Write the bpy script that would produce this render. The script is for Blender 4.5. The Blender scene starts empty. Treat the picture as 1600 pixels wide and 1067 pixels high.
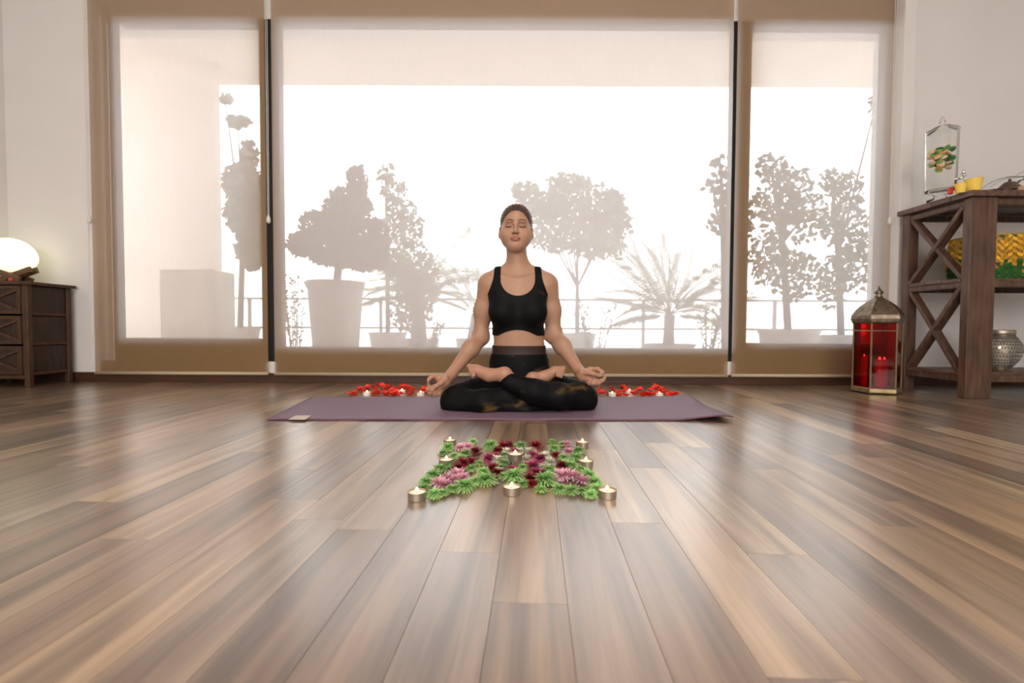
import bpy, bmesh, math, random
import numpy as np
from mathutils import Vector, Matrix, Euler
PI = math.pi
random.seed(7)
S = bpy.context.scene
C = S.collection

# ------------------------------------------------------------------ camera
F = 711.1
CAM = Vector((0, 0, 0.356))
cam_rot = Matrix.Rotation(math.radians(90 - 1.73), 3, 'X') @ Matrix.Rotation(math.radians(0.25), 3, 'Z')
cd = bpy.data.cameras.new('camera'); cam = bpy.data.objects.new('camera', cd); C.objects.link(cam)
cd.sensor_width = 36; cd.lens = 16; cd.clip_start = 0.02; cd.clip_end = 200
cam.location = CAM; cam.rotation_euler = cam_rot.to_euler()
cd.dof.use_dof = True; cd.dof.focus_distance = 1.25; cd.dof.aperture_fstop = 3.5
S.camera = cam

def at(px, py, Y):
    d = cam_rot @ Vector(((px - 800) / F, -(py - 533.5) / F, -1))
    return CAM + d * (Y / d.y)
def on_floor(px, py, z=0.0):
    d = cam_rot @ Vector(((px - 800) / F, -(py - 533.5) / F, -1))
    return CAM + d * ((z - CAM.z) / d.z)

# ------------------------------------------------------------------ light
w = bpy.data.worlds.new('sky'); S.world = w; w.use_nodes = True
nt = w.node_tree; nt.nodes.clear()
wo = nt.nodes.new('ShaderNodeOutputWorld'); bg = nt.nodes.new('ShaderNodeBackground')
tc = nt.nodes.new('ShaderNodeTexCoord'); sx = nt.nodes.new('ShaderNodeSeparateXYZ'); cr = nt.nodes.new('ShaderNodeValToRGB')
nt.links.new(tc.outputs['Generated'], sx.inputs[0]); nt.links.new(sx.outputs['Z'], cr.inputs[0])
cr.color_ramp.elements[0].position = 0.0; cr.color_ramp.elements[0].color = (0.97, 0.98, 1.0, 1)
cr.color_ramp.elements[1].position = 0.8; cr.color_ramp.elements[1].color = (0.82, 0.91, 1.0, 1)
nt.links.new(cr.outputs[0], bg.inputs['Color']); bg.inputs['Strength'].default_value = 8.4
nt.links.new(bg.outputs[0], wo.inputs[0])

def area(name, loc, rot, sx_, sy_, power, col):
    l = bpy.data.lights.new(name, 'AREA'); l.shape = 'RECTANGLE'; l.size = sx_; l.size_y = sy_
    l.energy = power; l.color = col
    o = bpy.data.objects.new(name, l); o.location = loc; o.rotation_euler = rot; C.objects.link(o)
    return o
# fill lights added to brighten the room, from behind the photographer and overhead
area('rear_fill_light', (0.0, -2.7, 1.45), (math.radians(90), 0, 0), 4.2, 1.9, 142, (1.0, 0.95, 0.91))
area('overhead_fill_light', (0.0, 0.2, 2.78), (0, 0, 0), 1.2, 1.2, 32, (1.0, 0.92, 0.82))

S.view_settings.view_transform = 'Standard'; S.view_settings.look = 'None'
S.view_settings.gamma = 1; S.view_settings.use_curve_mapping = False
S.view_settings.exposure = 0.0

# ------------------------------------------------------------------ helpers
def tag(o, label=None, cat=None, group=None, kind=None):
    if label: o['label'] = label
    if cat: o['category'] = cat
    if group: o['group'] = group
    if kind: o['kind'] = kind
    return o
def empty(name, loc=(0, 0, 0), rz=0, **k):
    o = bpy.data.objects.new(name, None); o.empty_display_size = .05
    o.location = loc; o.rotation_euler = (0, 0, rz); C.objects.link(o)
    return tag(o, **k)
def link(name, me, mat=None, parent=None, loc=None, rot=None, **k):
    o = bpy.data.objects.new(name, me); C.objects.link(o)
    if mat is not None and not me.materials: me.materials.append(mat)
    if parent is not None: o.parent = parent
    if loc is not None: o.location = loc
    if rot is not None: o.rotation_euler = rot
    return tag(o, **k)
def copy_tree(o, parent=None):
    c = o.copy(); C.objects.link(c)
    if parent is not None: c.parent = parent
    for ch in list(o.children): copy_tree(ch, c)
    return c

class MB:
    """collects shapes of one mesh"""
    def __init__(s): s.bm = bmesh.new()
    def box(s, x0, x1, y0, y1, z0, z1, M=None):
        vs = [s.bm.verts.new(Vector((x, y, z)) if M is None else M @ Vector((x, y, z))) for x in (x0, x1) for y in (y0, y1) for z in (z0, z1)]
        for f in ((0, 1, 3, 2), (4, 6, 7, 5), (0, 4, 5, 1), (2, 3, 7, 6), (0, 2, 6, 4), (1, 5, 7, 3)):
            s.bm.faces.new([vs[i] for i in f])
        return s
    def bar(s, a, b, w_, t_, up=(0, 0, 1)):
        a = Vector(a); b = Vector(b); d = (b - a); L = d.length; d.normalize()
        u = Vector(up); r = d.cross(u)
        if r.length < 1e-4: r = d.cross(Vector((0, 1, 0)))
        r.normalize(); u = r.cross(d)
        M = Matrix((r, d, u)).transposed().to_4x4(); M.translation = a
        return s.box(-w_ / 2, w_ / 2, 0, L, -t_ / 2, t_ / 2, M)
    def tube(s, pts, rs, n=10, cap=True):
        pts = [Vector(p) for p in pts]
        if not hasattr(rs, '__len__'): rs = [rs] * len(pts)
        rings = []; prev = None
        for i, p in enumerate(pts):
            d = (pts[min(i + 1, len(pts) - 1)] - pts[max(i - 1, 0)])
            if d.length < 1e-9: d = Vector((0, 0, 1))
            d.normalize()
            if prev is None:
                r = d.cross(Vector((0, 0, 1)))
                if r.length < 1e-3: r = Vector((1, 0, 0))
            else: r = prev - d * prev.dot(d)
            r.normalize(); prev = r; u = d.cross(r)
            rings.append([s.bm.verts.new(p + (r * math.cos(a) + u * math.sin(a)) * rs[i]) for a in [2 * PI * k / n for k in range(n)]])
        for i in range(len(rings) - 1):
            for k in range(n):
                s.bm.faces.new((rings[i][k], rings[i][(k + 1) % n], rings[i + 1][(k + 1) % n], rings[i + 1][k]))
        if cap:
            s.bm.faces.new(rings[0][::-1]); s.bm.faces.new(rings[-1])
        return s
    def lathe(s, prof, n=24, c=(0, 0, 0), phase=0.0, closed=False):
        rings = []
        for r, z in prof:
            if r < 1e-6: rings.append([s.bm.verts.new((c[0], c[1], c[2] + z))])
            else: rings.append([s.bm.verts.new((c[0] + r * math.cos(phase + 2 * PI * k / n), c[1] + r * math.sin(phase + 2 * PI * k / n), c[2] + z)) for k in range(n)])
        if closed: rings.append(rings[0])
        for A, B in zip(rings, rings[1:]):
            for k in range(n):
                if len(A) == 1 and len(B) == 1: continue
                if len(A) == 1: s.bm.faces.new((A[0], B[k], B[(k + 1) % n]))
                elif len(B) == 1: s.bm.faces.new((A[k], B[0], A[(k + 1) % n]))
                else: s.bm.faces.new((A[k], B[k], B[(k + 1) % n], A[(k + 1) % n]))
        return s
    def ell(s, c, r, seg=16, rings=10, M=None):
        m = Matrix.Translation(Vector(c)) @ (M.to_4x4() if M is not None else Matrix.Identity(4)) @ Matrix.Diagonal((r[0], r[1], r[2], 1))
        bmesh.ops.create_uvsphere(s.bm, u_segments=seg, v_segments=rings, radius=1, matrix=m)
        return s
    def poly(s, pts):
        s.bm.faces.new([s.bm.verts.new(Vector(p)) for p in pts]); return s
    def prism(s, pts, y0, y1):   # pts in (x,z)
        a = [s.bm.verts.new((x, y0, z)) for x, z in pts]; b = [s.bm.verts.new((x, y1, z)) for x, z in pts]
        n = len(pts)
        s.bm.faces.new(a); s.bm.faces.new(b[::-1])
        for i in range(n): s.bm.faces.new((a[i], b[i], b[(i + 1) % n], a[(i + 1) % n]))
        return s
    def mesh(s, name, smooth=False, bevel=0):
        if bevel:
            bmesh.ops.bevel(s.bm, geom=list(s.bm.edges), offset=bevel, segments=1, affect='EDGES', profile=.5)
        bmesh.ops.recalc_face_normals(s.bm, faces=s.bm.faces)
        me = bpy.data.meshes.new(name); s.bm.to_mesh(me); s.bm.free()
        if smooth:
            me.shade_smooth()
        return me
    def build(s, name, mat, parent=None, smooth=False, bevel=0, loc=None, rot=None, **k):
        return link(name, s.mesh(name, smooth, bevel), mat, parent, loc, rot, **k)

def box(name, mat, x0, x1, y0, y1, z0, z1, parent=None, bevel=0, **k):
    return MB().box(x0, x1, y0, y1, z0, z1).build(name, mat, parent, bevel=bevel, **k)

# ------------------------------------------------------------------ materials
def srgb(r, g, b):
    f = lambda c: (c / 255 / 12.92) if c / 255 <= .04045 else ((c / 255 + .055) / 1.055) ** 2.4
    return (f(r), f(g), f(b), 1)
def new_mat(name):
    m = bpy.data.materials.new(name); m.use_nodes = True
    return m, m.node_tree, m.node_tree.nodes['Principled BSDF']
def mat(name, col, rough=.6, metal=0, var=.12, scale=12, bump=.0, stretch=(1, 1, 1), spec=.5, coords='Object', coat=0, detail=4, trans=0, ior=1.45, emit=None, estr=0):
    m, t, p = new_mat(name)
    p.inputs['Roughness'].default_value = rough; p.inputs['Metallic'].default_value = metal
    p.inputs['Specular IOR Level'].default_value = spec; p.inputs['Coat Weight'].default_value = coat
    p.inputs['Transmission Weight'].default_value = trans; p.inputs['IOR'].default_value = ior
    tcn = t.nodes.new('ShaderNodeTexCoord'); mp = t.nodes.new('ShaderNodeMapping'); nz = t.nodes.new('ShaderNodeTexNoise')
    mp.inputs['Scale'].default_value = stretch
    t.links.new(tcn.outputs[coords], mp.inputs[0]); t.links.new(mp.outputs[0], nz.inputs['Vector'])
    nz.inputs['Scale'].default_value = scale; nz.inputs['Detail'].default_value = detail
    r = t.nodes.new('ShaderNodeValToRGB')
    c = col[:3]
    r.color_ramp.elements[0].position = .3; r.color_ramp.elements[1].position = .7
    r.color_ramp.elements[0].color = (*[x * (1 - var) for x in c], 1); r.color_ramp.elements[1].color = (*[min(1, x * (1 + var)) for x in c], 1)
    t.links.new(nz.outputs['Fac'], r.inputs[0]); t.links.new(r.outputs[0], p.inputs['Base Color'])
    if bump:
        b = t.nodes.new('ShaderNodeBump'); b.inputs['Strength'].default_value = bump; b.inputs['Distance'].default_value = .004
        t.links.new(nz.outputs['Fac'], b.inputs['Height']); t.links.new(b.outputs[0], p.inputs['Normal'])
    if emit:
        p.inputs['Emission Color'].default_value = (*emit[:3], 1); p.inputs['Emission Strength'].default_value = estr
    return m

def thin_glass(name, tint, gloss=.08, rough=.02):
    m, t, p = new_mat(name); t.nodes.remove(p)
    out = t.nodes['Material Output']
    tr = t.nodes.new('ShaderNodeBsdfTransparent'); gl = t.nodes.new('ShaderNodeBsdfGlossy'); mx = t.nodes.new('ShaderNodeMixShader')
    fr = t.nodes.new('ShaderNodeFresnel'); fr.inputs['IOR'].default_value = 1.22
    mul = t.nodes.new('ShaderNodeMath'); mul.operation = 'ADD'; mul.inputs[1].default_value = gloss * .3
    nz = t.nodes.new('ShaderNodeTexNoise'); nz.inputs['Scale'].default_value = 5
    rr = t.nodes.new('ShaderNodeMath'); rr.operation = 'MULTIPLY_ADD'; rr.inputs[1].default_value = .03; rr.inputs[2].default_value = rough
    t.links.new(nz.outputs['Fac'], rr.inputs[0]); t.links.new(rr.outputs[0], gl.inputs['Roughness'])
    tr.inputs[0].default_value = (*tint, 1)
    t.links.new(fr.outputs[0], mul.inputs[0]); t.links.new(mul.outputs[0], mx.inputs[0])
    t.links.new(tr.outputs[0], mx.inputs[1]); t.links.new(gl.outputs[0], mx.inputs[2]); t.links.new(mx.outputs[0], out.inputs[0])
    return m

def blind_fabric():
    m, t, p = new_mat('blind_fabric'); t.nodes.remove(p)
    out = t.nodes['Material Output']
    tr = t.nodes.new('ShaderNodeBsdfTransparent'); df = t.nodes.new('ShaderNodeBsdfDiffuse'); tl = t.nodes.new('ShaderNodeBsdfTranslucent')
    add = t.nodes.new('ShaderNodeAddShader'); mx = t.nodes.new('ShaderNodeMixShader')
    # fine weave in the fabric
    tcn = t.nodes.new('ShaderNodeTexCoord'); wv = t.nodes.new('ShaderNodeTexNoise'); wv.inputs['Scale'].default_value = 6
    mp = t.nodes.new('ShaderNodeMapping'); mp.inputs['Scale'].default_value = (9, 1, 1)
    t.links.new(tcn.outputs['Object'], mp.inputs[0]); t.links.new(mp.outputs[0], wv.inputs['Vector'])
    r = t.nodes.new('ShaderNodeValToRGB'); r.color_ramp.elements[0].color = (.265, .165, .078, 1); r.color_ramp.elements[1].color = (.295, .185, .09, 1)
    t.links.new(wv.outputs['Fac'], r.inputs[0]); t.links.new(r.outputs[0], df.inputs[0])
    tl.inputs[0].default_value = (.208, .208, .224, 1)
    tr.inputs[0].default_value = (1, .98, .96, 1); mx.inputs[0].default_value = .78
    t.links.new(df.outputs[0], add.inputs[0]); t.links.new(tl.outputs[0], add.inputs[1])
    t.links.new(tr.outputs[0], mx.inputs[1]); t.links.new(add.outputs[0], mx.inputs[2]); t.links.new(mx.outputs[0], out.inputs[0])
    return m

def plank_mat():
    m, t, p = new_mat('oak_plank')
    p.inputs['Roughness'].default_value = .3; p.inputs['Specular IOR Level'].default_value = .9; p.inputs['Coat Weight'].default_value = 1; p.inputs['Coat Roughness'].default_value = .23; p.inputs['Coat IOR'].default_value = 1.65
    tcn = t.nodes.new('ShaderNodeTexCoord'); oi = t.nodes.new('ShaderNodeObjectInfo')
    cx = t.nodes.new('ShaderNodeVectorMath'); cx.operation = 'SCALE'; cx.inputs['Scale'].default_value = 37
    cmb = t.nodes.new('ShaderNodeCombineXYZ')
    for i in range(3): t.links.new(oi.outputs['Random'], cmb.inputs[i])
    t.links.new(cmb.outputs[0], cx.inputs[0])
    ad = t.nodes.new('ShaderNodeVectorMath'); t.links.new(tcn.outputs['Object'], ad.inputs[0]); t.links.new(cx.outputs[0], ad.inputs[1])
    def noise(sc, scale, det, dist=0):
        mp = t.nodes.new('ShaderNodeMapping'); mp.inputs['Scale'].default_value = sc
        n = t.nodes.new('ShaderNodeTexNoise'); n.inputs['Scale'].default_value = scale; n.inputs['Detail'].default_value = det; n.inputs['Distortion'].default_value = dist
        t.links.new(ad.outputs[0], mp.inputs[0]); t.links.new(mp.outputs[0], n.inputs['Vector']); return n
    broad = noise((9, .7, 1), 2.4, 4, .6)
    grain = noise((60, 2.0, 1), 2.5, 6, .3)
    fine = noise((260, 6, 1), 2, 3)
    r1 = t.nodes.new('ShaderNodeValToRGB')
    r1.color_ramp.elements[0].position = .36; r1.color_ramp.elements[0].color = (.60, .565, .54, 1)
    r1.color_ramp.elements[1].position = .62; r1.color_ramp.elements[1].color = (1.38, 1.34, 1.26, 1)
    r2 = t.nodes.new('ShaderNodeValToRGB')
    r2.color_ramp.elements[0].position = .3; r2.color_ramp.elements[0].color = (.86, .85, .84, 1)
    r2.color_ramp.elements[1].position = .6; r2.color_ramp.elements[1].color = (1.05, 1.05, 1.04, 1)
    t.links.new(broad.outputs['Fac'], r1.inputs[0]); t.links.new(grain.outputs['Fac'], r2.inputs[0])
    m1 = t.nodes.new('ShaderNodeMix'); m1.data_type = 'RGBA'; m1.blend_type = 'MULTIPLY'; m1.inputs[0].default_value = 1
    m2 = t.nodes.new('ShaderNodeMix'); m2.data_type = 'RGBA'; m2.blend_type = 'MULTIPLY'; m2.inputs[0].default_value = 1
    t.links.new(oi.outputs['Color'], m1.inputs[6]); t.links.new(r1.outputs[0], m1.inputs[7])
    t.links.new(m1.outputs[2], m2.inputs[6]); t.links.new(r2.outputs[0], m2.inputs[7])
    t.links.new(m2.outputs[2], p.inputs['Base Color'])
    rg = t.nodes.new('ShaderNodeMapRange'); rg.inputs['To Min'].default_value = .25; rg.inputs['To Max'].default_value = .38
    t.links.new(grain.outputs['Fac'], rg.inputs[0]); t.links.new(rg.outputs[0], p.inputs['Roughness'])
    b = t.nodes.new('ShaderNodeBump'); b.inputs['Strength'].default_value = .22; b.inputs['Distance'].default_value = .001
    t.links.new(fine.outputs['Fac'], b.inputs['Height']); t.links.new(b.outputs[0], p.inputs['Normal'])
    return m

M = {}
M['plank'] = plank_mat()
M['wall'] = mat('painted_plaster', (.76, .735, .715), .85, var=.02, scale=3, bump=.03)
M['ceiling'] = mat('ceiling_paint', (.72, .68, .63), .9, var=.02, scale=3)
M['blind'] = blind_fabric()
M['blind_bar'] = mat('blind_bottom_bar', (.52, .42, .29), .5, var=.03)
M['chain'] = mat('white_plastic', (.72, .70, .66), .35, var=.03)
M['base'] = mat('dark_stained_wood', (.065, .026, .013), .45, var=.2, scale=5, stretch=(1, 10, 10))
M['frame'] = mat('anthracite_metal', (.012, .012, .014), .35, metal=.0, var=.1)
M['rail'] = mat('grey_rail', (.16, .15, .15), .5, var=.1)
M['pane'] = thin_glass('window_glass', (.97, .98, .97), .04)
M['oldwood'] = mat('rustic_dark_wood', (.095, .050, .032), .5, var=.45, scale=5, bump=.5, stretch=(9, 9, 1.2))
M['oldwood_h'] = mat('rustic_dark_wood_board', (.11, .058, .039), .45, var=.45, scale=5, bump=.5, stretch=(9, 1.2, 9))
M['cabwood'] = mat('cabinet_wood', (.033, .017, .010), .5, var=.35, scale=6, bump=.3, stretch=(8, 8, 1.5))
M['cabwood_post'] = mat('cabinet_post_wood', (.062, .028, .013), .5, var=.3, scale=6, bump=.3, stretch=(8, 8, 1.5))
M['mat'] = mat('mauve_foam', (.185, .115, .165), .55, var=.06, scale=160, bump=.12)
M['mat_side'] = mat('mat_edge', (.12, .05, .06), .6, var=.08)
M['tagm'] = mat('woven_tag', (.55, .49, .42), .7, var=.06, scale=40)
M['alu'] = mat('aluminium_cup', (.42, .36, .29), .38, metal=.85, var=.08, scale=30)
M['wax'] = mat('candle_wax', (.80, .72, .60), .35, var=.04)
M['waxwhite'] = mat('white_wax', (.85, .80, .76), .45, var=.03)
M['wick'] = mat('wick', (.02, .015, .01), .9)
M['flame'] = mat('flame', (1, .7, .3), .5, emit=(1, .70, .30), estr=11)
M['petal'] = mat('red_rose_petal', (.84, .035, .014), .45, var=.25, scale=30)
M['steel'] = mat('chrome_tap', (.75, .75, .74), .12, metal=1, var=.03)
M['bronze'] = mat('aged_bronze', (.20, .155, .11), .36, metal=.9, var=.35, scale=40, bump=.5)
M['brass'] = mat('brass_edge', (.36, .27, .14), .4, metal=.8, var=.2, scale=20)
M['redglass'] = thin_glass('red_glass', (.58, .010, .011), .05)
M['clear'] = thin_glass('clear_glass', (.955, .965, .955), .10)
M['redwax'] = mat('red_candle_wax', (.75, .62, .5), .4, var=.04)
M['yellow'] = mat('yellow_cup', (.88, .62, .10), .5, var=.04)
M['redbit'] = mat('small_red', (.5, .03, .02), .5)
M['pebble'] = mat('tan_pebble', (.50, .32, .18), .5, var=.15, scale=30)
M['tray'] = mat('dark_tray', (.05, .035, .03), .4)
M['pot'] = mat('terrace_pot', (.33, .30, .28), .7, var=.1, scale=6)
M['pottan'] = mat('terrace_planter_tan', (.42, .36, .30), .7, var=.1, scale=6)
M['soil'] = mat('potting_soil', (.05, .035, .025), .9, var=.3, scale=30)
M['bark'] = mat('bark', (.12, .09, .07), .9, var=.3, scale=12, bump=.5)
M['leaf'] = mat('dark_leaf', (.10, .13, .07), .6, var=.3, scale=8)
M['leafb'] = mat('soft_leaf', (.16, .18, .13), .6, var=.3, scale=8)
M['palm'] = mat('palm_leaf', (.14, .17, .09), .5, var=.25, scale=8)
M['terrace'] = mat('terrace_tile', (.62, .56, .50), .6, var=.06, scale=4)
M['render'] = mat('terrace_render', (.66, .58, .52), .8, var=.05, scale=3)
M['lamp'] = mat('lamp_shade_glow', (.9, .9, .75), .4, emit=(1.0, .96, .62), estr=1.15)
M['lampwood'] = mat('lamp_stand_wood', (.13, .065, .03), .45, var=.25, scale=8, stretch=(2, 8, 8))
M['silver'] = mat('openwork_metal', (.42, .37, .30), .38, metal=.9, var=.2, scale=40)
M['lime'] = mat('green_fruit_slice', (.22, .42, .07), .35, var=.35, scale=60)
M['leafy'] = mat('dark_green_slice', (.03, .17, .035), .35, var=.3, scale=60)
M['pale'] = mat('pale_fruit_slice', (.80, .55, .38), .35, var=.2, scale=60)
M['orange'] = mat('orange_fruit_slice', (.75, .30, .08), .35, var=.2, scale=60)

# ------------------------------------------------------------------ setting
WY = 2.90          # inner face of the window wall
XL, XR, YB, ZC = -3.19, 3.70, -2.8, 2.85
box('wall_left', M['wall'], XL - .2, XL, YB - .2, WY + .2, -.06, ZC, kind='structure')
box('wall_right', M['wall'], XR, XR + .2, YB - .2, WY + .2, -.06, ZC, kind='structure')
box('wall_front', M['wall'], XL, XR, YB - .2, YB, -.06, ZC, kind='structure')
box('ceiling', M['ceiling'], XL - .2, XR + .2, YB - .2, WY + .2, ZC, ZC + .15, kind='structure')
FY = 2.925
ox0 = at(152, 300, FY).x - .04; ox1 = at(1392, 300, FY).x
zt = at(300, 33, FY).z; zb = at(800, 566, FY).z
wb = MB()
wb.box(XL, ox0, WY, WY + .2, -.06, ZC).box(ox1, XR, WY, WY + .2, -.06, ZC)
wb.box(ox0, ox1, WY, WY + .2, zt + .0, ZC).box(ox0, ox1, WY, WY + .2, -.06, zb)
wb.box(ox0 - .002, at(176.4, 300, FY).x, FY - .02, FY - .012, zb, zt)
wb.build('wall_back', M['wall'], kind='structure')
# thin white pilaster that closes the window bay on the right
box('trim_1', M['wall'], at(1398, 300, 2.84).x, at(1416, 300, 2.84).x, 2.80, WY, .0, ZC, bevel=.003, kind='structure')

# floor
box('floor', M['soil'], XL, XR, YB, WY, -.06, -.008, kind='structure')
floor = bpy.data.objects['floor']
PW = .0975; ANG = math.radians(-2.95)
ca, sa = math.cos(ANG), math.sin(ANG)     # plank length runs along (-sa, ca)
tones = [(.285, .198, .13), (.24, .162, .106), (.185, .123, .083), (.145, .096, .066), (.26, .178, .118), (.215, .15, .106), (.19, .138, .106), (.38, .28, .185)]
wts = [3, 3, 3, 3, 3, 3, 2, 2]
rnd = random.Random(21)
plank_meshes = {}
def plank_mesh(L):
    if L not in plank_meshes:
        g = .00022
        plank_meshes[L] = MB().box(-PW / 2 + g, PW / 2 - g, g, L - g, -.010, 0).mesh('plank', bevel=.0003)
        plank_meshes[L].materials.append(M['plank'])
    return plank_meshes[L]
nplank = 0
rest = MB()
for i in range(-46, 50):
    u = (i + .5) * PW - .030 - .024
    v = .15 - rnd.random() * 1.1
    while v < 3.15:
        L = rnd.choice([.5, .7, .9, 1.1, 1.25])
        x0 = ca * u - sa * v; y0 = sa * u + ca * v
        ymax = WY + .13
        y1 = y0 + ca * L
        if y1 > ymax: L = round((ymax - y0) / ca, 2); y1 = y0 + ca * L
        if L < .06: break
        tone = rnd.choices(tones, wts)[0]; k = rnd.uniform(.88, 1.12)
        xm = x0 - sa * L
        if x0 > XL - .05 and x0 < XR + .03 and xm > XL - .1 and y1 > .3 and abs(x0) < 1.35 * y1 + .35:
            o = link('plank', plank_mesh(L), None, floor, (x0, y0, 0), (0, 0, ANG))
            o.color = (*[c * k for c in tone], 1); nplank += 1
        v += L
# the floorboards behind and beside the photographer, joined
g = .0005
for i in range(-46, 50):
    u = (i + .5) * PW - .054
    # beside the camera and behind it: long runs
    for v0, v1 in ((-2.9, -1.9), (-1.9, -.95), (-.95, 0.0)):
        x0 = ca * u - sa * v0; y0 = sa * u + ca * v0
        if XL - .05 < x0 < XR + .05:
            R = Matrix.Translation((x0, y0, 0)) @ Matrix.Rotation(ANG, 4, 'Z')
            rest.box(-PW / 2 + g, PW / 2 - g, g, v1 - v0 - g, -.012, -.001, R)
ro = rest.build('plank_field', M['plank'], floor, kind='stuff'); ro.color = (.27, .165, .1, 1)
print('planks', nplank)

# baseboards
box('baseboard_back', M['base'], XL + .014, XR, WY - .014, WY, 0, .062, bevel=.002, kind='structure')
box('baseboard_left', M['base'], XL, XL + .014, YB, WY - .014, 0, .062, bevel=.002, kind='structure')

# windows
def window(name, px0, px1, py0, py1, fx0, fx1, thin=False):
    """pane rectangle in the picture's own measures, frame from fx0 to fx1"""
    gx0 = at(px0, 300, FY).x; gx1 = at(px1, 300, FY).x
    gz1 = at((px0 + px1) / 2, py0, FY).z; gz0 = at((px0 + px1) / 2, py1, FY).z
    X0 = at(fx0, 300, FY).x; X1 = at(fx1, 300, FY).x
    f = MB()
    f.box(X0, gx0, FY - .02, FY + (-.012 if thin else .04), zb, zt); f.box(gx1, X1, FY - .02, FY + .04, zb, zt)
    f.box(gx0, gx1, FY - .02, FY + .04, gz1, max(zt, gz1 + .01)); f.box(gx0, gx1, FY - .02, FY + .04, zb, gz0)
    fo = f.build(name, M['frame'], kind='structure')
    box('pane', M['pane'], gx0 - .005, gx1 + .005, FY + .002, FY + .008, gz0 - .005, gz1 + .005, parent=fo)
    box('gasket', M['rail'], gx0, gx1, FY - .024, FY - .018, gz0 - .006, gz0, parent=fo)
    return fo
window('window_1', 195, 410, 40, 528, 178.2, 419, thin=True)
window('window_2', 440, 1140, 41, 543, 419.3, 1149)
window('window_3', 1168, 1374, 45, 536, 1149.3, 1392)

# dark strip added to stop the curb's pale bounce, white blind bracket per gap
box('trim_2', M['frame'], ox0 + .07, ox1 - .03, WY - .006, WY - .0005, .064, zb + .002, kind='structure')
for n_, px_ in ((3, 424), (4, 1140)):
    xg = at(px_, 570, 2.885).x
    box('trim_%d' % n_, M['chain'], xg - .035, xg + .035, WY - .012, WY - .0065, at(px_, 590, 2.885).z, at(px_, 565, 2.885).z, kind='structure')
# blinds
BY = 2.862
def blind(px0, px1, bpy_, label, chainx=None, chain_end=None, weight=True):
    x0 = at(px0, 560, BY).x; x1 = at(px1, 560, BY).x
    zb_ = at((px0 + px1) / 2, bpy_, BY).z
    root = empty('roller_blind', ((x0 + x1) / 2, BY, zb_), label=label, cat='blind', group='beige roller blinds')
    hw = (x1 - x0) / 2
    m_ = MB(); n = 24; H = 2.74 - zb_
    a = [m_.bm.verts.new((-hw + 2 * hw * i / n, .0015 * math.sin(i * .9 + px0), .0)) for i in range(n + 1)]
    b = [m_.bm.verts.new((-hw + 2 * hw * i / n, 0, H)) for i in range(n + 1)]
    for i in range(n): m_.bm.faces.new((a[i], a[i + 1], b[i + 1], b[i]))
    m_.build('fabric', M['blind'], root, smooth=True)
    MB().tube([(-hw, 0, 0), (hw, 0, 0)], .0105, 12).build('bottom_bar', M['blind_bar'], root, smooth=True)
    MB().tube([(-hw, 0, H), (hw, 0, H)], .024, 16).build('roller', M['chain'], root, smooth=True)
    if chainx is not None:
        for cx, cend, wz in chainx:
            c = MB(); X = at(cx, 300, BY - .03).x - root.location.x; zend = at(cx, cend, BY - .03).z - zb_
            for dx in (-.006, .006): c.tube([(X + dx, -.03, H), (X + dx * .6, -.03, zend)], .0016, 6)
            co = c.build('pull_chain', M['chain'], root)
            MB().lathe([(0, -.052), (.008, -.048), (.0125, -.036), (.010, -.016), (.004, .0), (0, .004)], 14, (X, -.03, zend)).build('chain_weight', M['chain'], co, smooth=True)
    return root
blind(149, 419, 583, 'narrow roller blind covering the left window, next to the drawer unit', [(419, 336, 0), (138.5, 336, 0)])
blind(429, 1137, 585.5, 'widest roller blind, the middle one behind the seated woman')
blind(1143, 1386, 587, 'narrow roller blind covering the right window behind the red lantern', [(1392, 338, 0)])

# ------------------------------------------------------------------ terrace outside
box('floor', M['terrace'], -9, 9, 3.12, 12, -.16, -.06, kind='structure')
bpy.data.objects['floor.001'].name = 'terrace_floor'
# overhanging roof outside: underside at about 2.6 m, edge where its shadow line shows
ez = at(800, 135, 4.6).z
box('roof_overhang', M['render'], -9, 9, 3.12, 4.6, ez, ez + .5, kind='structure')
# side wall of the terrace on the left
lw = empty('terrace_wall', (at(250, 500, 4.2).x, 4.2, -.06), kind='structure')
lx0 = at(60, 400, 4.2).x - lw.location.x; lx1 = at(334, 400, 4.2).x - lw.location.x
box('wall_panel', M['render'], lx0, lx1, 0, .12, 0, ez + .06, parent=lw)
box('low_block', M['pottan'], at(268, 400, 4.0).x - lw.location.x, at(352, 400, 4.0).x - lw.location.x, -.35, -.06, 0, at(300, 424, 4.0).z + .06, parent=lw, bevel=.01)
# railing
rl = empty('terrace_railing', (0, 6.6, -.06), label='thin metal railing of the terrace seen through the blinds', cat='railing')
for pz in (468, 513):
    z = at(800, pz, 6.6).z + .06
    MB().tube([(-8, 0, z), (8, 0, z)], .016, 8).build('rail', M['rail'], rl, smooth=True)
for k in range(9):
    X = -7.6 + k * 1.9
    MB().box(X - .02, X + .02, -.02, .02, 0, at(800, 468, 6.6).z + .06).build('post', M['rail'], rl)

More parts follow.
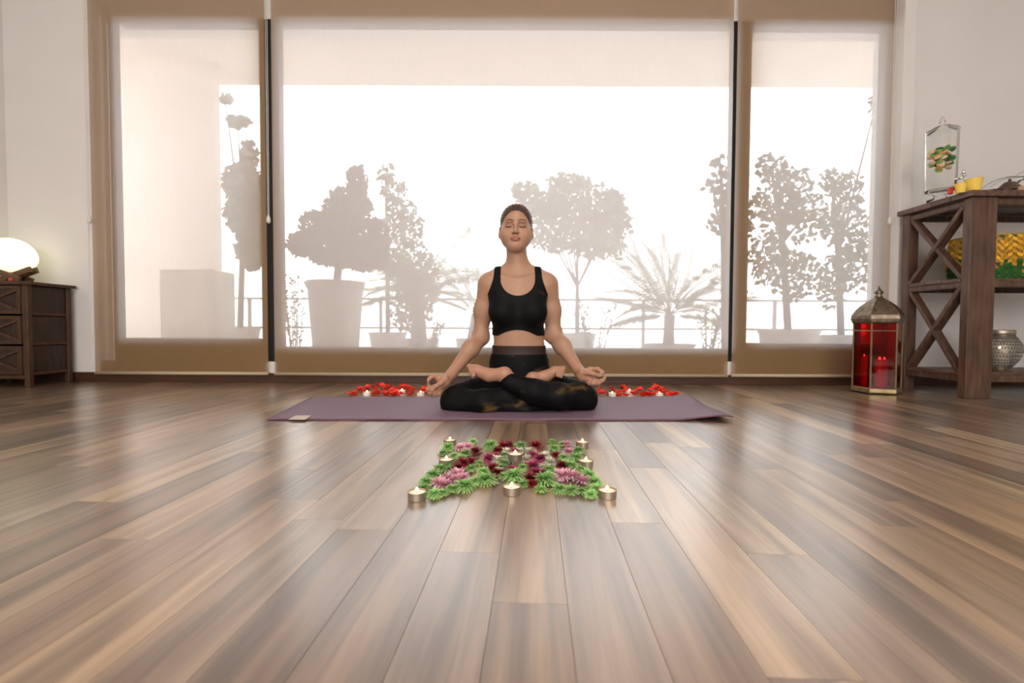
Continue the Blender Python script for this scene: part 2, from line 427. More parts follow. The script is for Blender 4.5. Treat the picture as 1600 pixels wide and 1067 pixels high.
def leaf_cloud(mb, c, r, n, size, rng, flat=False):
    for _ in range(n):
        while True:
            p = Vector((rng.uniform(-1, 1), rng.uniform(-1, 1), rng.uniform(-1, 1)))
            if p.length <= 1: break
        q = Vector((c[0] + p.x * r[0], c[1] + p.y * r[1], c[2] + p.z * r[2]))
        R = Euler((rng.uniform(-.9, .9), rng.uniform(-3.1, 3.1), rng.uniform(-3.1, 3.1))).to_matrix()
        s = size * rng.uniform(.6, 1.3)
        pts = [(-s * .35, 0, 0), (0, 0, -s * .6), (s * .35, s * .08, 0), (0, 0, s * .6)]
        mb.poly([q + R @ Vector(a) for a in pts])
def pot(root, r0, r1, h, mat_):
    p = MB().lathe([(0, 0), (r0, 0), (r1, h * .93), (r1 * 1.06, h * .94), (r1 * 1.06, h), (r1 * .93, h), (r1 * .9, h * .95), (0, h * .95)], 28).build('pot', mat_, root, smooth=False)
    MB().lathe([(0, h * .96), (r1 * .92, h * .955)], 20).build('soil', M['soil'], p)
def tree(name, px, Y, blobs, label, cat='tree', leaf=.05, n=500, pt=None, trunk=True, mat_='leaf', seed=1, group=None, trunk_top=None):
    """blobs: (px,py,rx_px,ry_px) measured in the picture, built at depth Y"""
    rng = random.Random(seed)
    base = at(px, 500, Y); root = empty(name, (base.x, Y, -.06), label=label, cat=cat, group=group)
    mb = MB(); sc = Y / F
    tot = sum(b[2] * b[3] for b in blobs)
    for bx, by, rx, ry in blobs:
        c = at(bx, by, Y) - root.location
        leaf_cloud(mb, c, (rx * sc, rx * sc * .55, ry * sc), int(n * rx * ry / tot), leaf, rng)
    mb.build('foliage', M[mat_], root, kind='stuff')
    h = 0
    if pt:
        h = pt[2]; pot(root, pt[0], pt[1], h, M[pt[3] if len(pt) > 3 else 'pot'])
    if trunk:
        top = at(*(trunk_top or (blobs[0][0], blobs[0][1])), Y) - root.location
        MB().tube([(0, 0, h * .9), (top.x * .3, .01, h + (top.z - h) * .5), (top.x, 0, top.z)], [.035, .028, .012], 8).build('trunk', M['bark'], root, smooth=True)
        tk = MB()
        for bx, by, rx, ry in blobs:
            c = at(bx, by, Y) - root.location
            tk.tube([(top.x * .3, .01, h + (top.z - h) * .55), c], [.014, .005], 5)
        tk.build('branches', M['bark'], root, kind='stuff')
    return root
def frond(L, droop, rng, leafl, roll=0):
    mb = MB(); pts = []
    for i in range(9):
        t_ = i / 8; pts.append(Vector((0, L * t_ * (1 - .15 * droop * t_), L * (.0 + t_ * .0) - droop * L * .55 * t_ ** 2.2)))
    mb.tube(pts, [.008 - .0065 * i / 8 for i in range(9)], 5)
    for i in range(42):
        t_ = .1 + .9 * i / 42; k = t_ * 8; j = min(int(k), 7); p = pts[j].lerp(pts[j + 1], k - j)
        d = (pts[j + 1] - pts[j]).normalized(); ll = leafl * math.sin(PI * (t_ * .82 + .12)) * rng.uniform(.85, 1.1)
        for s in (-1, 1):
            o = Vector((math.cos(roll) * s, 0, math.sin(roll) * s)) * ll * .80 + d * ll * .55 + Vector((0, 0, -.18 * ll))
            mb.poly([p, p + o * .5 + d * .009, p + o, p + o * .5 - d * .009])
    return mb
def palm(px, Y, crown, fr, label, pt=None, seed=3, leafl=.16, trunk_r=.05):
    """crown: (px,py) in the picture; fr: list of (azimuth, elevation, length, droop)"""
    rng = random.Random(seed)
    base = at(px, 500, Y); root = empty('palm', (base.x, Y, -.06), label=label, cat='palm')
    c = at(crown[0], crown[1], Y) - root.location
    h = 0
    if pt: h = pt[2]; pot(root, pt[0], pt[1], h, M['pot'])
    MB().tube([(0, 0, h * .9), (c.x * .5, 0, (h + c.z) / 2), c], [trunk_r * 1.2, trunk_r, trunk_r * 1.1], 10).build('trunk', M['bark'], root, smooth=True)
    for az, el, L, dr in fr:
        R = Euler((el, 0, az)).to_matrix().to_euler()
        me = frond(L, dr, rng, leafl, 1.15 * math.sin(az)).mesh('frond'); me.materials.append(M['palm'])
        o = link('frond', me, None, root, c); o.rotation_mode = 'XYZ'
        o.rotation_euler = (Matrix.Rotation(az, 3, 'Z') @ Matrix.Rotation(el, 3, 'X')).to_euler()
    return root

tree('conifer', 525, 3.9, [(558, 285, 17, 26), (543, 320, 38, 28), (528, 352, 60, 26), (510, 382, 66, 22), (560, 395, 46, 26), (590, 380, 20, 40), (478, 388, 28, 14), (540, 402, 60, 16), (575, 408, 34, 16)],
     'broad cone-shaped evergreen in a tall tapered pot, left part of the middle blind', leaf=.055, n=4600, pt=(.17, .225, .80), seed=3)
tree('potted_tree', 375, 5.2, [(388, 245, 14, 26), (378, 285, 30, 30), (385, 330, 34, 40), (395, 380, 26, 44), (372, 190, 20, 10), (352, 155, 10, 8)],
     'loose leafy tree seen through the right half of the left blind', leaf=.07, n=2800, seed=5, mat_='leafb', pt=(.16, .2, .4))
tree('slender_tree', 606, 6.0, [(602, 270, 14, 18), (616, 300, 22, 22), (630, 350, 32, 40), (640, 420, 40, 50), (640, 490, 36, 30), (655, 445, 36, 50)],
     'slender loose-leaved tree just behind the cone-shaped evergreen', leaf=.07, n=2000, seed=6, mat_='leafb', pt=(.2, .24, .35))
tree('umbrella_pine', 902, 6.2, [(905, 320, 62, 38), (850, 325, 42, 26), (950, 350, 38, 40), (880, 370, 58, 26), (935, 385, 46, 20), (822, 300, 26, 17), (960, 320, 20, 24), (888, 285, 36, 14)],
     'tall pine with a flat spreading crown to the right of the woman\'s head', leaf=.07, n=4600, seed=8, trunk_top=(902, 390), pt=(.2, .25, .35), mat_='leafb')
palm(655, 4.7, (652, 462), [(1.2, .9, 1.1, .9), (1.75, 1.0, 1.05, .9), (-1.2, .85, 1.0, 1.1), (-1.75, .75, 1.0, 1.2), (-1.5, 1.2, 1.15, .5), (1.5, 1.25, 1.15, .5), (-.9, .6, .8, 1.2), (2.2, .6, .8, 1.2), (1.5, .35, .7, .9)],
     'dense palm with drooping fronds left of the woman', pt=(.17, .2, .3), seed=9, leafl=.2, trunk_r=.07)
palm(735, 5.7, (742, 490), [(.3, 1.35, 1.25, .2), (1.2, 1.15, 1.0, .4), (-1.2, 1.1, .95, .5), (-1.7, .75, .8, .8), (1.7, .75, .8, .8)],
     'thin upright palm right behind the woman\'s shoulder on the left', pt=(.15, .18, .28), seed=10, leafl=.17, trunk_r=.04)
palm(1045, 4.6, (1046, 492), [(1.25, 1.05, 1.35, .35), (.2, 1.35, 1.2, .2), (-.3, 1.2, 1.25, .25), (1.45, .85, 1.3, .45), (1.8, 1.05, 1.15, .5), (-1.75, .95, 1.05, .6), (-1.3, .9, 1.1, .5), (-1.6, .62, .95, .7), (-1.35, .35, .75, .9), (1.55, .65, .8, .7), (1.3, .35, .6, .9), (-.7, 1.15, 1.1, .4), (.9, 1.3, 1.0, .3)],
     'feathery palm with arching fronds in a round pot near the right gap', pt=(.20, .25, .26), seed=11, leafl=.2)
def shrub(px, Y, top, rpx, hpx, label, seed, n=260, leaf=.045):
    rng = random.Random(seed); base = at(px, 500, Y); root = empty('shrub', (base.x, Y, -.06), label=label, cat='shrub')
    c = at(px, top + hpx / 2, Y) - root.location; sc = Y / F
    mb = MB(); st = MB()
    for k in range(9):
        a = rng.uniform(-1, 1); tip = Vector((a * rpx * sc, rng.uniform(-.1, .1), c.z + hpx * sc * .5 * rng.uniform(.5, 1.0)))
        b0 = Vector((a * .04, 0, .05)); st.tube([b0, tip], [.006, .003], 5)
        for j in range(int(n / 9)):
            q = b0.lerp(tip, rng.uniform(.25, 1.05)); R = Euler((rng.uniform(-.6, .6), rng.uniform(-1.3, 1.3), rng.uniform(-3, 3))).to_matrix(); s = leaf * rng.uniform(.7, 1.2)
            mb.poly([q, q + R @ Vector((-s * .2, 0, s * .5)), q + R @ Vector((0, 0, s)), q + R @ Vector((s * .2, 0, s * .5))])
    mb.build('foliage', M['leaf'], root, kind='stuff'); st.build('stems', M['bark'], root)
    pot(root, .10, .13, .2, M['pot'])
shrub(930, 4.5, 472, 34, 60, 'small leafy shrub in a pot right of the woman\'s elbow', 21)
shrub(1105, 4.3, 478, 34, 60, 'small bushy potted shrub beside the right gap between blinds', 22)
shrub(660, 4.3, 508, 34, 34, 'low spiky shrub in a pot left of the woman\'s elbow', 23)
shrub(462, 4.4, 430, 24, 100, 'thin twiggy shrub beside the left gap between blinds', 24)
tree('climbing_shrub', 1135, 3.7, [(1126, 260, 16, 18), (1112, 290, 16, 12), (1135, 310, 18, 26), (1125, 350, 22, 18), (1150, 290, 14, 34), (1165, 340, 12, 36), (1158, 400, 10, 40)],
     'sparse climbing shrub with round leaves straddling the right gap', cat='shrub', leaf=.055, n=420, seed=31, pt=(.12, .15, .25))
tree('leafy_tree', 1232, 4.2, [(1205, 262, 28, 22), (1240, 285, 34, 24), (1215, 320, 42, 36), (1255, 340, 40, 42), (1200, 400, 30, 50), (1240, 430, 40, 44)],
     'bushy dark-leaved tree in a planter, left part of the right blind', leaf=.055, n=1500, seed=33, pt=(.21, .24, .40))
tree('leafy_tree', 1315, 4.5, [(1300, 285, 22, 22), (1325, 300, 26, 34), (1320, 350, 36, 44), (1335, 410, 34, 50), (1300, 440, 26, 44), (1368, 165, 10, 28)],
     'bushy tree at the far right side of the right blind', leaf=.055, n=1300, seed=34, pt=(.18, .22, .36))

# ------------------------------------------------------------------ yoga mat
ym = empty('yoga_mat', (0, 1.745, 0), label='mauve yoga mat with a curled front right corner, under the seated woman', cat='yoga mat')
def mat_mesh():
    fl = on_floor(417, 657); fr = on_floor(1146, 658); bl = on_floor(487, 621.5); br = on_floor(1078, 621.5)
    nx, ny = 90, 24; th = .005
    bm = bmesh.new(); T = []; B = []
    for j in range(ny + 1):
        rowt = []; rowb = []
        for i in range(nx + 1):
            u = i / nx; v = j / ny
            p = fl.lerp(fr, u).lerp(bl.lerp(br, u), v)
            wave = .0018 * (math.sin(u * 31) * .5 + .5) * (1 - v) ** 3
            # curl of the front right corner
            s = max(0, (u - .88) / .12) * max(0, 1 - v / .55)
            z = wave + .034 * s ** 1.2 * (1 - .25 * s) - .012 * max(0, (u - .97) / .03) * s
            s2 = max(0, (u - .86) / .14) * max(0, (v - .6) / .4)
            z += .010 * s2
            rowt.append(bm.verts.new((p.x, p.y - 1.745, z + th))); rowb.append(bm.verts.new((p.x, p.y - 1.745, z + .0003)))
        T.append(rowt); B.append(rowb)
    for j in range(ny):
        for i in range(nx):
            bm.faces.new((T[j][i], T[j][i + 1], T[j + 1][i + 1], T[j + 1][i])); bm.faces.new((B[j][i], B[j + 1][i], B[j + 1][i + 1], B[j][i + 1]))
    side = []
    for i in range(nx):
        side.append(bm.faces.new((B[0][i], B[0][i + 1], T[0][i + 1], T[0][i]))); side.append(bm.faces.new((T[ny][i], T[ny][i + 1], B[ny][i + 1], B[ny][i])))
    for j in range(ny):
        side.append(bm.faces.new((T[j][0], T[j + 1][0], B[j + 1][0], B[j][0]))); side.append(bm.faces.new((B[j][nx], B[j + 1][nx], T[j + 1][nx], T[j][nx])))
    for f in bm.faces: f.smooth = True
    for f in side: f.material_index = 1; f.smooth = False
    me = bpy.data.meshes.new('sheet'); bm.to_mesh(me); bm.free()
    me.materials.append(M['mat']); me.materials.append(M['mat_side']); return me
link('sheet', mat_mesh(), None, ym)
a = on_floor(451, 655.5, .007); b = on_floor(477, 655.8, .007); c = on_floor(486, 649.5, .007); d = on_floor(462, 649.5, .007)
tg = MB(); dz = Vector((0, 0, .0012)); off = Vector((0, 1.745, 0))
q = [p - off for p in (a, b, c, d)]
vs = [tg.bm.verts.new(p) for p in q] + [tg.bm.verts.new(p + dz) for p in q]
for f in ((3, 2, 1, 0), (4, 5, 6, 7), (0, 1, 5, 4), (1, 2, 6, 5), (2, 3, 7, 6), (3, 0, 4, 7)): tg.bm.faces.new([vs[i] for i in f])
tg.build('tag', M['tagm'], ym, label='small pale fabric tag at the mat\'s front left corner')

# ------------------------------------------------------------------ tea lights
def flame_mesh(h=.010):
    return MB().lathe([(0, 0), (.0022, h * .14), (.0034, h * .34), (.0026, h * .62), (.001, h * .86), (0, h)], 10).mesh('flame', smooth=True)
FL = flame_mesh(); FL.materials.append(M['flame'])
def make_tealight(white=False):
    r = empty('tea_light')
    cupm = M['waxwhite'] if white else M['alu']
    MB().lathe([(0, 0), (.0178, 0), (.0185, .0012), (.0192, .0165), (.0196, .017), (.0192, .0174), (.0184, .0170), (.0178, .003), (0, .002)], 32).build('cup', cupm, r, smooth=False)
    MB().lathe([(0, .0125), (.008, .0122), (.0168, .0128), (.0179, .014), (.0179, .004), (0, .004)], 28).build('wax', M['wax'], r, smooth=True)
    MB().tube([(0, 0, .012), (.0006, 0, .017)], .0006, 6).build('wick', M['wick'], r)
    link('flame', FL, None, r, (0.0004, 0, .0160))
    return r
TL = make_tealight(); TLW = make_tealight(True)
spots = [(649, 784.5, 'tea light at the front left corner of the flower mandala'),
         (799.5, 775.5, 'tea light at the middle of the front edge of the flower mandala'),
         (951.5, 781.5, 'tea light at the front right corner of the flower mandala'),
         (696, 730, 'tea light half hidden on the left edge of the flower mandala'),
         (917, 732, 'tea light at the middle of the right edge of the flower mandala'),
         (702, 697.5, 'tea light at the back left corner of the flower mandala'),
         (911, 700.5, 'tea light at the back right corner of the flower mandala'),
         (805, 729, 'tea light in the centre of the flower mandala, ringed by blossoms')]
first = True
for px, py, lab in spots:
    o = TL if first else copy_tree(TL); first = False
    p = on_floor(px, py); o.location = (p.x, p.y + .016, 0.0); o.rotation_euler = (0, 0, px)
    if 'centre' in lab: o.location.z = .013
    tag(o, lab, 'candle', 'tea lights around the mandala')
first = True
for px, py, lab in [(570, 619, 'leftmost white tea light among the petals behind the mat'), (628, 614.5, 'second white tea light from the left among the petals behind the mat'),
                    (657, 618, 'white tea light among the petals just behind the hand on the left'), (960, 621.5, 'white tea light among the petals just right of the hand on the right'),
                    (983.5, 615, 'white tea light farthest back among the petals right of the woman'), (1033.5, 621, 'rightmost white tea light among the petals behind the mat')]:
    o = TLW if first else copy_tree(TLW); first = False
    p = on_floor(px, py); o.location = (p.x, max(p.y, 2.37), 0); tag(o, lab, 'candle', 'white tea lights behind the mat')

# ------------------------------------------------------------------ flowers
def bloom_mesh(kind, seed):
    """a chrysanthemum head about 1 unit in radius"""
    rng = random.Random(seed); mb = MB()
    spec = {'green': [(40, .98, -.05, .9), (40, .92, .30, .9), (36, .84, .62, .9), (28, .70, .92, .8), (18, .52, 1.25, .6)],
            'pink': [(30, 1.0, .05, .15), (28, .92, .35, .15), (24, .76, .65, .15), (18, .55, 1.0, .1)],
            'red': [(34, 1.0, .05, .1), (30, .88, .40, .15), (24, .70, .75, .2), (16, .5, 1.1, .2)],
            'white': [(30, 1.0, .05, .2), (26, .88, .35, .3), (22, .7, .7, .4), (14, .45, 1.1, .4)]}[kind]
    lift = .30
    for n, L, el, curl in spec:
        for k in range(n):
            az = 2 * PI * (k + rng.random() * .9) / n; e = el + rng.uniform(-.22, .22); l = L * rng.uniform(.75, 1.15); cu = curl * rng.uniform(.6, 1.3)
            r = Vector((math.cos(az), math.sin(az), 0)); t = Vector((-r.y, r.x, 0)); p = Vector((0, 0, lift)) + r * .06
            wd = (.038 if kind == 'green' else .062) * rng.uniform(.8, 1.2)
            ang = e; prev = None; st = 5
            for j in range(st + 1):
                ws = wd * (.55, .85, 1, 1.05, .9, .25 if kind != 'green' else .6)[j]
                a = mb.bm.verts.new(p - t * ws); m_ = mb.bm.verts.new(p + Vector((0, 0, -ws * .45))); b = mb.bm.verts.new(p + t * ws)
                if prev: mb.bm.faces.new((prev[0], prev[1], m_, a)); mb.bm.faces.new((prev[1], prev[2], b, m_))
                prev = (a, m_, b)
                p = p + (r * math.cos(ang) + Vector((0, 0, math.sin(ang)))) * (l / st)
                # outer petals bow down, inner ones curl over the centre
                ang += ((-.34 if j < 3 else .55) * cu if kind == 'green' else cu * .3 - (.22 if el < .3 else .06))
                if p.z < .06: p.z = .06
    mb.lathe([(0, .02), (.16, .04), (.18, .2), (.10, lift), (0, lift + .04)], 8)
    me = mb.mesh('bloom_' + kind, smooth=True); return me
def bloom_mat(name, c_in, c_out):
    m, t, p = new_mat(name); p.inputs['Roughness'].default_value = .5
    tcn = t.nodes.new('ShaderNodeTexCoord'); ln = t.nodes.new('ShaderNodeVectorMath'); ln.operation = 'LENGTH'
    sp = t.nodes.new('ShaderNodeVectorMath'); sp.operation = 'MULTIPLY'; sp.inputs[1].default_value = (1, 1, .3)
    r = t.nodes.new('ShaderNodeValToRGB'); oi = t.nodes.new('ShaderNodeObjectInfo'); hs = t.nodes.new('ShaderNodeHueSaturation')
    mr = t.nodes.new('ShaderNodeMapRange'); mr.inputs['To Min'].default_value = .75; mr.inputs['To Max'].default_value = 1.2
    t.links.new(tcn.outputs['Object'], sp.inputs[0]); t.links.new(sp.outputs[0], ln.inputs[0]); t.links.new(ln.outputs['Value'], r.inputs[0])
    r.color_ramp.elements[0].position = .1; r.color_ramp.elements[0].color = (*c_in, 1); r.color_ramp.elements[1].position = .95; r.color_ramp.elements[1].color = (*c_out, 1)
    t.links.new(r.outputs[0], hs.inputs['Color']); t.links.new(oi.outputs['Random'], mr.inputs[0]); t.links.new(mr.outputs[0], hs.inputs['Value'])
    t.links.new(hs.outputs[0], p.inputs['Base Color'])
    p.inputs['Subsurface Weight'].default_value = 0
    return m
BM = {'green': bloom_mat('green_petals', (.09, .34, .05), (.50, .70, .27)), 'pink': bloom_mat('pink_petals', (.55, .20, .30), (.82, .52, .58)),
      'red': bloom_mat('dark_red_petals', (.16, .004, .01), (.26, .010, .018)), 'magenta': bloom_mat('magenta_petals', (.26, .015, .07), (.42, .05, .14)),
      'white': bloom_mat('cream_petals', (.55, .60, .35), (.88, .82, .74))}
BME = {}
for k in BM:
    for v in range(2):
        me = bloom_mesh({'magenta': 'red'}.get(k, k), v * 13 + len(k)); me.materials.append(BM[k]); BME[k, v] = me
flowers = {
 'green': [(355,160,1.15),(530,118,.8),(650,150,1.35),(480,200,1.0),(400,215,.9),(450,232,.9),(860,150,1.15),(1090,165,1.0),(1080,118,.75),(1150,135,.8),(1265,185,1.15),(1245,228,1.05),(1160,225,.9),(745,205,.75),(320,195,.8),
           (300,305,1.1),(355,275,.9),(250,345,1.1),(200,395,1.1),(185,438,.95),(520,300,.9),(570,262,.75),(740,265,.95),(600,320,.9),(1060,310,1.05),(1210,280,1.0),(1280,310,1.0),(1330,345,1.1),(1370,395,1.1),(1390,438,.95),(1170,262,.8),
           (262,472,.95),(380,440,.95),(320,462,.8),(470,425,1.35),(545,390,1.0),(618,385,1.45),(815,362,1.55),(740,350,.8),(880,402,.8),(1030,392,1.6),(1000,440,.8),(1130,440,1.05),(1215,450,1.0),(1300,455,.95),(1345,472,.8),(880,290,.8),(1060,350,.9)],
 'pink': [(440,160,.9),(495,150,.85),(420,340,1.05),(455,365,.95),(355,372,1.05),(290,405,1.1),(345,410,.9),(1180,140,.95),(1190,185,.85),(1145,350,1.15),(1215,355,1.15),(1285,385,1.05),(1330,390,.8),(390,380,1)],
 'dark red': [(545,190,1.05),(740,150,1.05),(700,178,.8),(780,138,.8),(460,268,1.05),(425,292,.9),(510,250,.8),(970,150,1.15),(1105,208,.75),(1145,285,1.05),(1178,318,.75),(930,372,1.1),(665,300,.95),(695,330,.9),(945,405,.8),(735,318,.6)],
 'magenta': [(640,238,1.1),(690,212,.7),(815,193,.9),(945,208,.8),(1000,235,.95),(950,285,1.1),(968,325,.85),(800,300,.7),(1010,322,.6)],
 'white': [(700,245,.95),(850,183,.8),(930,188,.95),(905,240,.9),(1030,215,.9),(1060,255,.85),(715,318,.85),(1000,290,.75),(780,240,.8),(760,180,.7)]}
lab = {'green': 'green spider chrysanthemum head in the square flower mandala', 'pink': 'pale pink chrysanthemum head in a corner of the flower mandala',
       'dark red': 'dark red chrysanthemum head in the curved bands of the flower mandala', 'magenta': 'magenta chrysanthemum head near the centre of the flower mandala',
       'white': 'cream white chrysanthemum head around the central tea light of the mandala'}
frnd = random.Random(4)
ords = ['first', 'second', 'third', 'fourth', 'fifth', 'sixth', 'seventh', 'eighth', 'ninth', 'tenth', 'eleventh', 'twelfth']
rows = [(0, 168, 'back row'), (168, 228, 'second row from the back'), (228, 298, 'third row from the back'), (298, 362, 'middle row before the front'), (362, 425, 'second row from the front'), (425, 600, 'front row')]
look = {'green': 'green spider chrysanthemum', 'pink': 'pale pink chrysanthemum', 'dark red': 'dark red chrysanthemum', 'magenta': 'magenta chrysanthemum', 'white': 'cream white chrysanthemum'}
blab = {}
for k, lst in flowers.items():
    for lo_, hi_, rn in rows:
        r_ = sorted([f for f in lst if lo_ <= f[1] < hi_])
        for q, f in enumerate(r_):
            blab[k, f] = ('the only %s in the %s of the mandala' % (look[k], rn)) if len(r_) == 1 else '%s, %s from the left in the mandala\'s %s' % (look[k], ords[q], rn)
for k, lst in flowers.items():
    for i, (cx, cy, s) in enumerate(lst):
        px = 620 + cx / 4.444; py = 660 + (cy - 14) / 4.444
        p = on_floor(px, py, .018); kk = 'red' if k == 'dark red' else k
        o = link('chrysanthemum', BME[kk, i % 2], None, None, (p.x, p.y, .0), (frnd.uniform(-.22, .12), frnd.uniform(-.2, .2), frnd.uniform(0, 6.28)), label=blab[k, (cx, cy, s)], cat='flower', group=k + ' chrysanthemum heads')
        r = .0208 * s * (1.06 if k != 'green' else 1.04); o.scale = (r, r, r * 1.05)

# rose petals behind the mat
def petal_mesh(seed):
    rng = random.Random(seed); bm = bmesh.new(); n, m_ = 7, 6; G = []
    for i in range(n + 1):
        row = []
        for j in range(m_ + 1):
            u = i / n; v = j / m_ * 2 - 1
            wdt = math.sin(PI * min(1, u * .86 + .10)) ** .7
            x = (u - .5) * .034; y = v * wdt * .018
            z = .010 * (v * v) * wdt + .012 * (u - .4) ** 2 * 4 * rng.uniform(.9, 1.1) + .002
            row.append(bm.verts.new((x, y, z)))
        G.append(row)
    for i in range(n):
        for j in range(m_): bm.faces.new((G[i][j], G[i + 1][j], G[i + 1][j + 1], G[i][j + 1]))
    for f in bm.faces: f.smooth = True
    me = bpy.data.meshes.new('petal'); bm.to_mesh(me); bm.free(); me.materials.append(M['petal']); return me
PM = [petal_mesh(i) for i in range(4)]
prn = random.Random(12)
left = [(548, 614), (556, 611), (562, 606), (565, 617), (575, 604), (583, 601), (588, 606), (590, 599), (596, 603), (600, 617), (604, 612), (598, 610), (610, 615), (612, 609), (607, 603), (592, 613), (618, 618), (614, 604), (585, 610), (580, 616), (640, 604), (633, 602), (626, 604), (620, 611), (645, 608), (636, 617), (650, 616), (644, 612), (662, 608), (616, 613), (606, 618), (602, 606), (587, 615), (621, 606), (634, 608), (548, 617), (570, 608), (667, 612), (672, 617)]
right = [(938, 607), (944, 610), (950, 613), (942, 617), (948, 620), (955, 606), (963, 608), (967, 612), (972, 603), (978, 606), (970, 616), (982, 618), (990, 616), (986, 621), (995, 611), (1000, 607), (1012, 612), (1018, 608), (1015, 617), (1022, 604), (1027, 602), (1030, 608), (1036, 606), (1042, 611), (1024, 615), (1020, 621), (1012, 619), (1045, 617), (1052, 614), (1055, 619), (1071, 622), (1029, 613), (976, 610), (934, 613), (1006, 617), (1017, 613), (1035, 611), (1061, 618), (1026, 620)]
def petal_label(px):
    for lim, t_ in ((571, 'left of the leftmost tea light behind the mat'), (600, 'between the two leftmost white tea lights, left half'), (628, 'just left of the second white tea light'),
                    (657, 'between the second and third white tea light'), (800, 'next to the hand on the left'), (960, 'next to the hand on the right'), (984, 'beside the farthest white tea light'),
                    (1010, 'right of the farthest white tea light'), (1034, 'just left of the rightmost white tea light'), (2000, 'right of the rightmost white tea light')):
        if px < lim: return 'loose red rose petal, ' + t_
for side, lst in (('left', left), ('right', right)):
    for i, (px, py) in enumerate(lst):
        for q in range(1 if i % 2 else 2):
            p = on_floor(px + prn.uniform(-3, 3) * q, py + 1.5 + q, .006)
            y = max(p.y, 2.375)
            o = link('rose_petal', PM[prn.randrange(4)], None, None, (p.x, y, .0 + prn.choice([0, .0, .004, .009])), (prn.uniform(-.3, .3), prn.uniform(-.3, .3), prn.uniform(0, 6.28)),
                     label=petal_label(px), cat='petal', group='petals, ' + petal_label(px)[22:])
            s = prn.uniform(.75, 1.1); o.scale = (s, s, s * .9)

# ------------------------------------------------------------------ shelf unit on the right
SX, SY0, SY1, SZ = 2.335, 2.335, 2.745, 1.062
su = empty('shelf_unit', (SX, SY0, 0), label='dark rustic wooden shelf unit with crossed braces on its side, right edge', cat='shelf')
def sbox(name, x0, x1, y0, y1, z0, z1, m_='oldwood', bev=.003, parent=su):
    return box(name, M[m_], x0, x1, y0, y1, z0, z1, parent=parent, bevel=bev)
W = .95; Dp = SY1 - SY0
for X0 in (0, W - .062):
    sbox('post', X0, X0 + .135 if X0 == 0 else X0 + .062, 0, .045, 0, SZ - .03)
    sbox('post', X0, X0 + .062, Dp - .045, Dp, 0, SZ - .03)
# boards of the top and shelves run along the width, their ends show on the side
def board_set(z, th, y0, y1, n, name, x0=-.0, x1=W, ov=0):
    step = (y1 - y0) / n
    for i in range(n):
        sbox(name, x0 - ov, x1 + ov, y0 + i * step + .0015, y0 + (i + 1) * step - .0015, z + (.0015 if i % 2 else 0), z + th, 'oldwood_h', .002)
board_set(SZ - .03, .03, -.02, Dp + .02, 4, 'top_board', ov=.02)
board_set(.605, .02, .047, Dp - .047, 3, 'shelf_board', x0=.004, x1=W - .004)
board_set(.115, .02, .047, Dp - .047, 3, 'shelf_board', x0=.004, x1=W - .004)
for z in (SZ - .068, .575, .085):
    sbox('side_rail', .006, .030, .045, Dp - .045, z, z + .03)
    sbox('side_rail', W - .03, W - .006, .045, Dp - .045, z, z + .03)
    sbox('front_rail', .135, W - .062, .008, .03, z, z + .034)
    sbox('back_rail', .062, W - .062, Dp - .03, Dp - .008, z, z + .034)
for z0, z1 in ((.125, .578), (.622, SZ - .068)):
    for s in (0, 1):
        a_ = (.027 + .002 * s, .05, z0 if s else z1); b_ = (.027 + .002 * s, Dp - .05, z1 if s else z0)
        MB().bar(a_, b_, .05 - .008 * s, .022, up=(0, 0, 1)).build('cross_brace', M['oldwood'], su, bevel=.002)

def on_shelf(px, Y, z): return Vector((at(px, 300, Y).x, Y, z))
# glass drink dispenser
JP = on_shelf(1469, 2.52, SZ); JR = .072
jar = empty('drink_dispenser', JP, label='clear glass drink dispenser with knobbed lid and metal tap, standing on the shelf unit', cat='dispenser')
MB().lathe([(0, .0), (.055, 0), (.057, .006), (.030, .014), (.026, .034), (.064, .050), (.066, .056), (0, .056)], 36).build('foot', M['clear'], jar, smooth=True)
MB().lathe([(0, .057), (.060, .057), (.067, .064), (JR, .37), (JR + .003, .375)], 40).build('vessel', M['clear'], jar, smooth=True)
lid = MB().lathe([(JR + .003, .376), (.070, .380), (.040, .398), (.011, .407), (.008, .413), (.014, .422), (.011, .432), (.005, .436), (.009, .444), (.005, .453), (0, .456)], 36).build('lid', M['clear'], jar, smooth=True)
tp = MB().tube([(.016, -.062, .095), (.026, -.100, .095)], .006, 10).tube([(.026, -.100, .095), (.026, -.108, .092), (.026, -.110, .074)], .005, 10)
tap = tp.build('tap', M['steel'], jar, smooth=True)
MB().tube([(.026, -.100, .10), (.026, -.100, .115)], .0045, 8).ell((.026, -.100, .124), (.009, .009, .011)).box(.010, .042, -.103, -.097, .106, .111).build('tap_handle', M['steel'], tap)
fr = random.Random(5)
def slice_mesh(r, t): return MB().ell((0, 0, 0), (r, r * .8, t), 10, 6).mesh('fruit_slice', smooth=True)
SM = {}
for k in ('lime', 'leafy', 'pale', 'orange'):
    SM[k] = slice_mesh(.020, .007); SM[k].materials.append(M[k])
flab = {'lime': 'light green fruit slice inside the glass dispenser', 'leafy': 'dark green leafy slice inside the glass dispenser', 'pale': 'pale pinkish fruit slice inside the glass dispenser', 'orange': 'orange fruit slice inside the glass dispenser'}
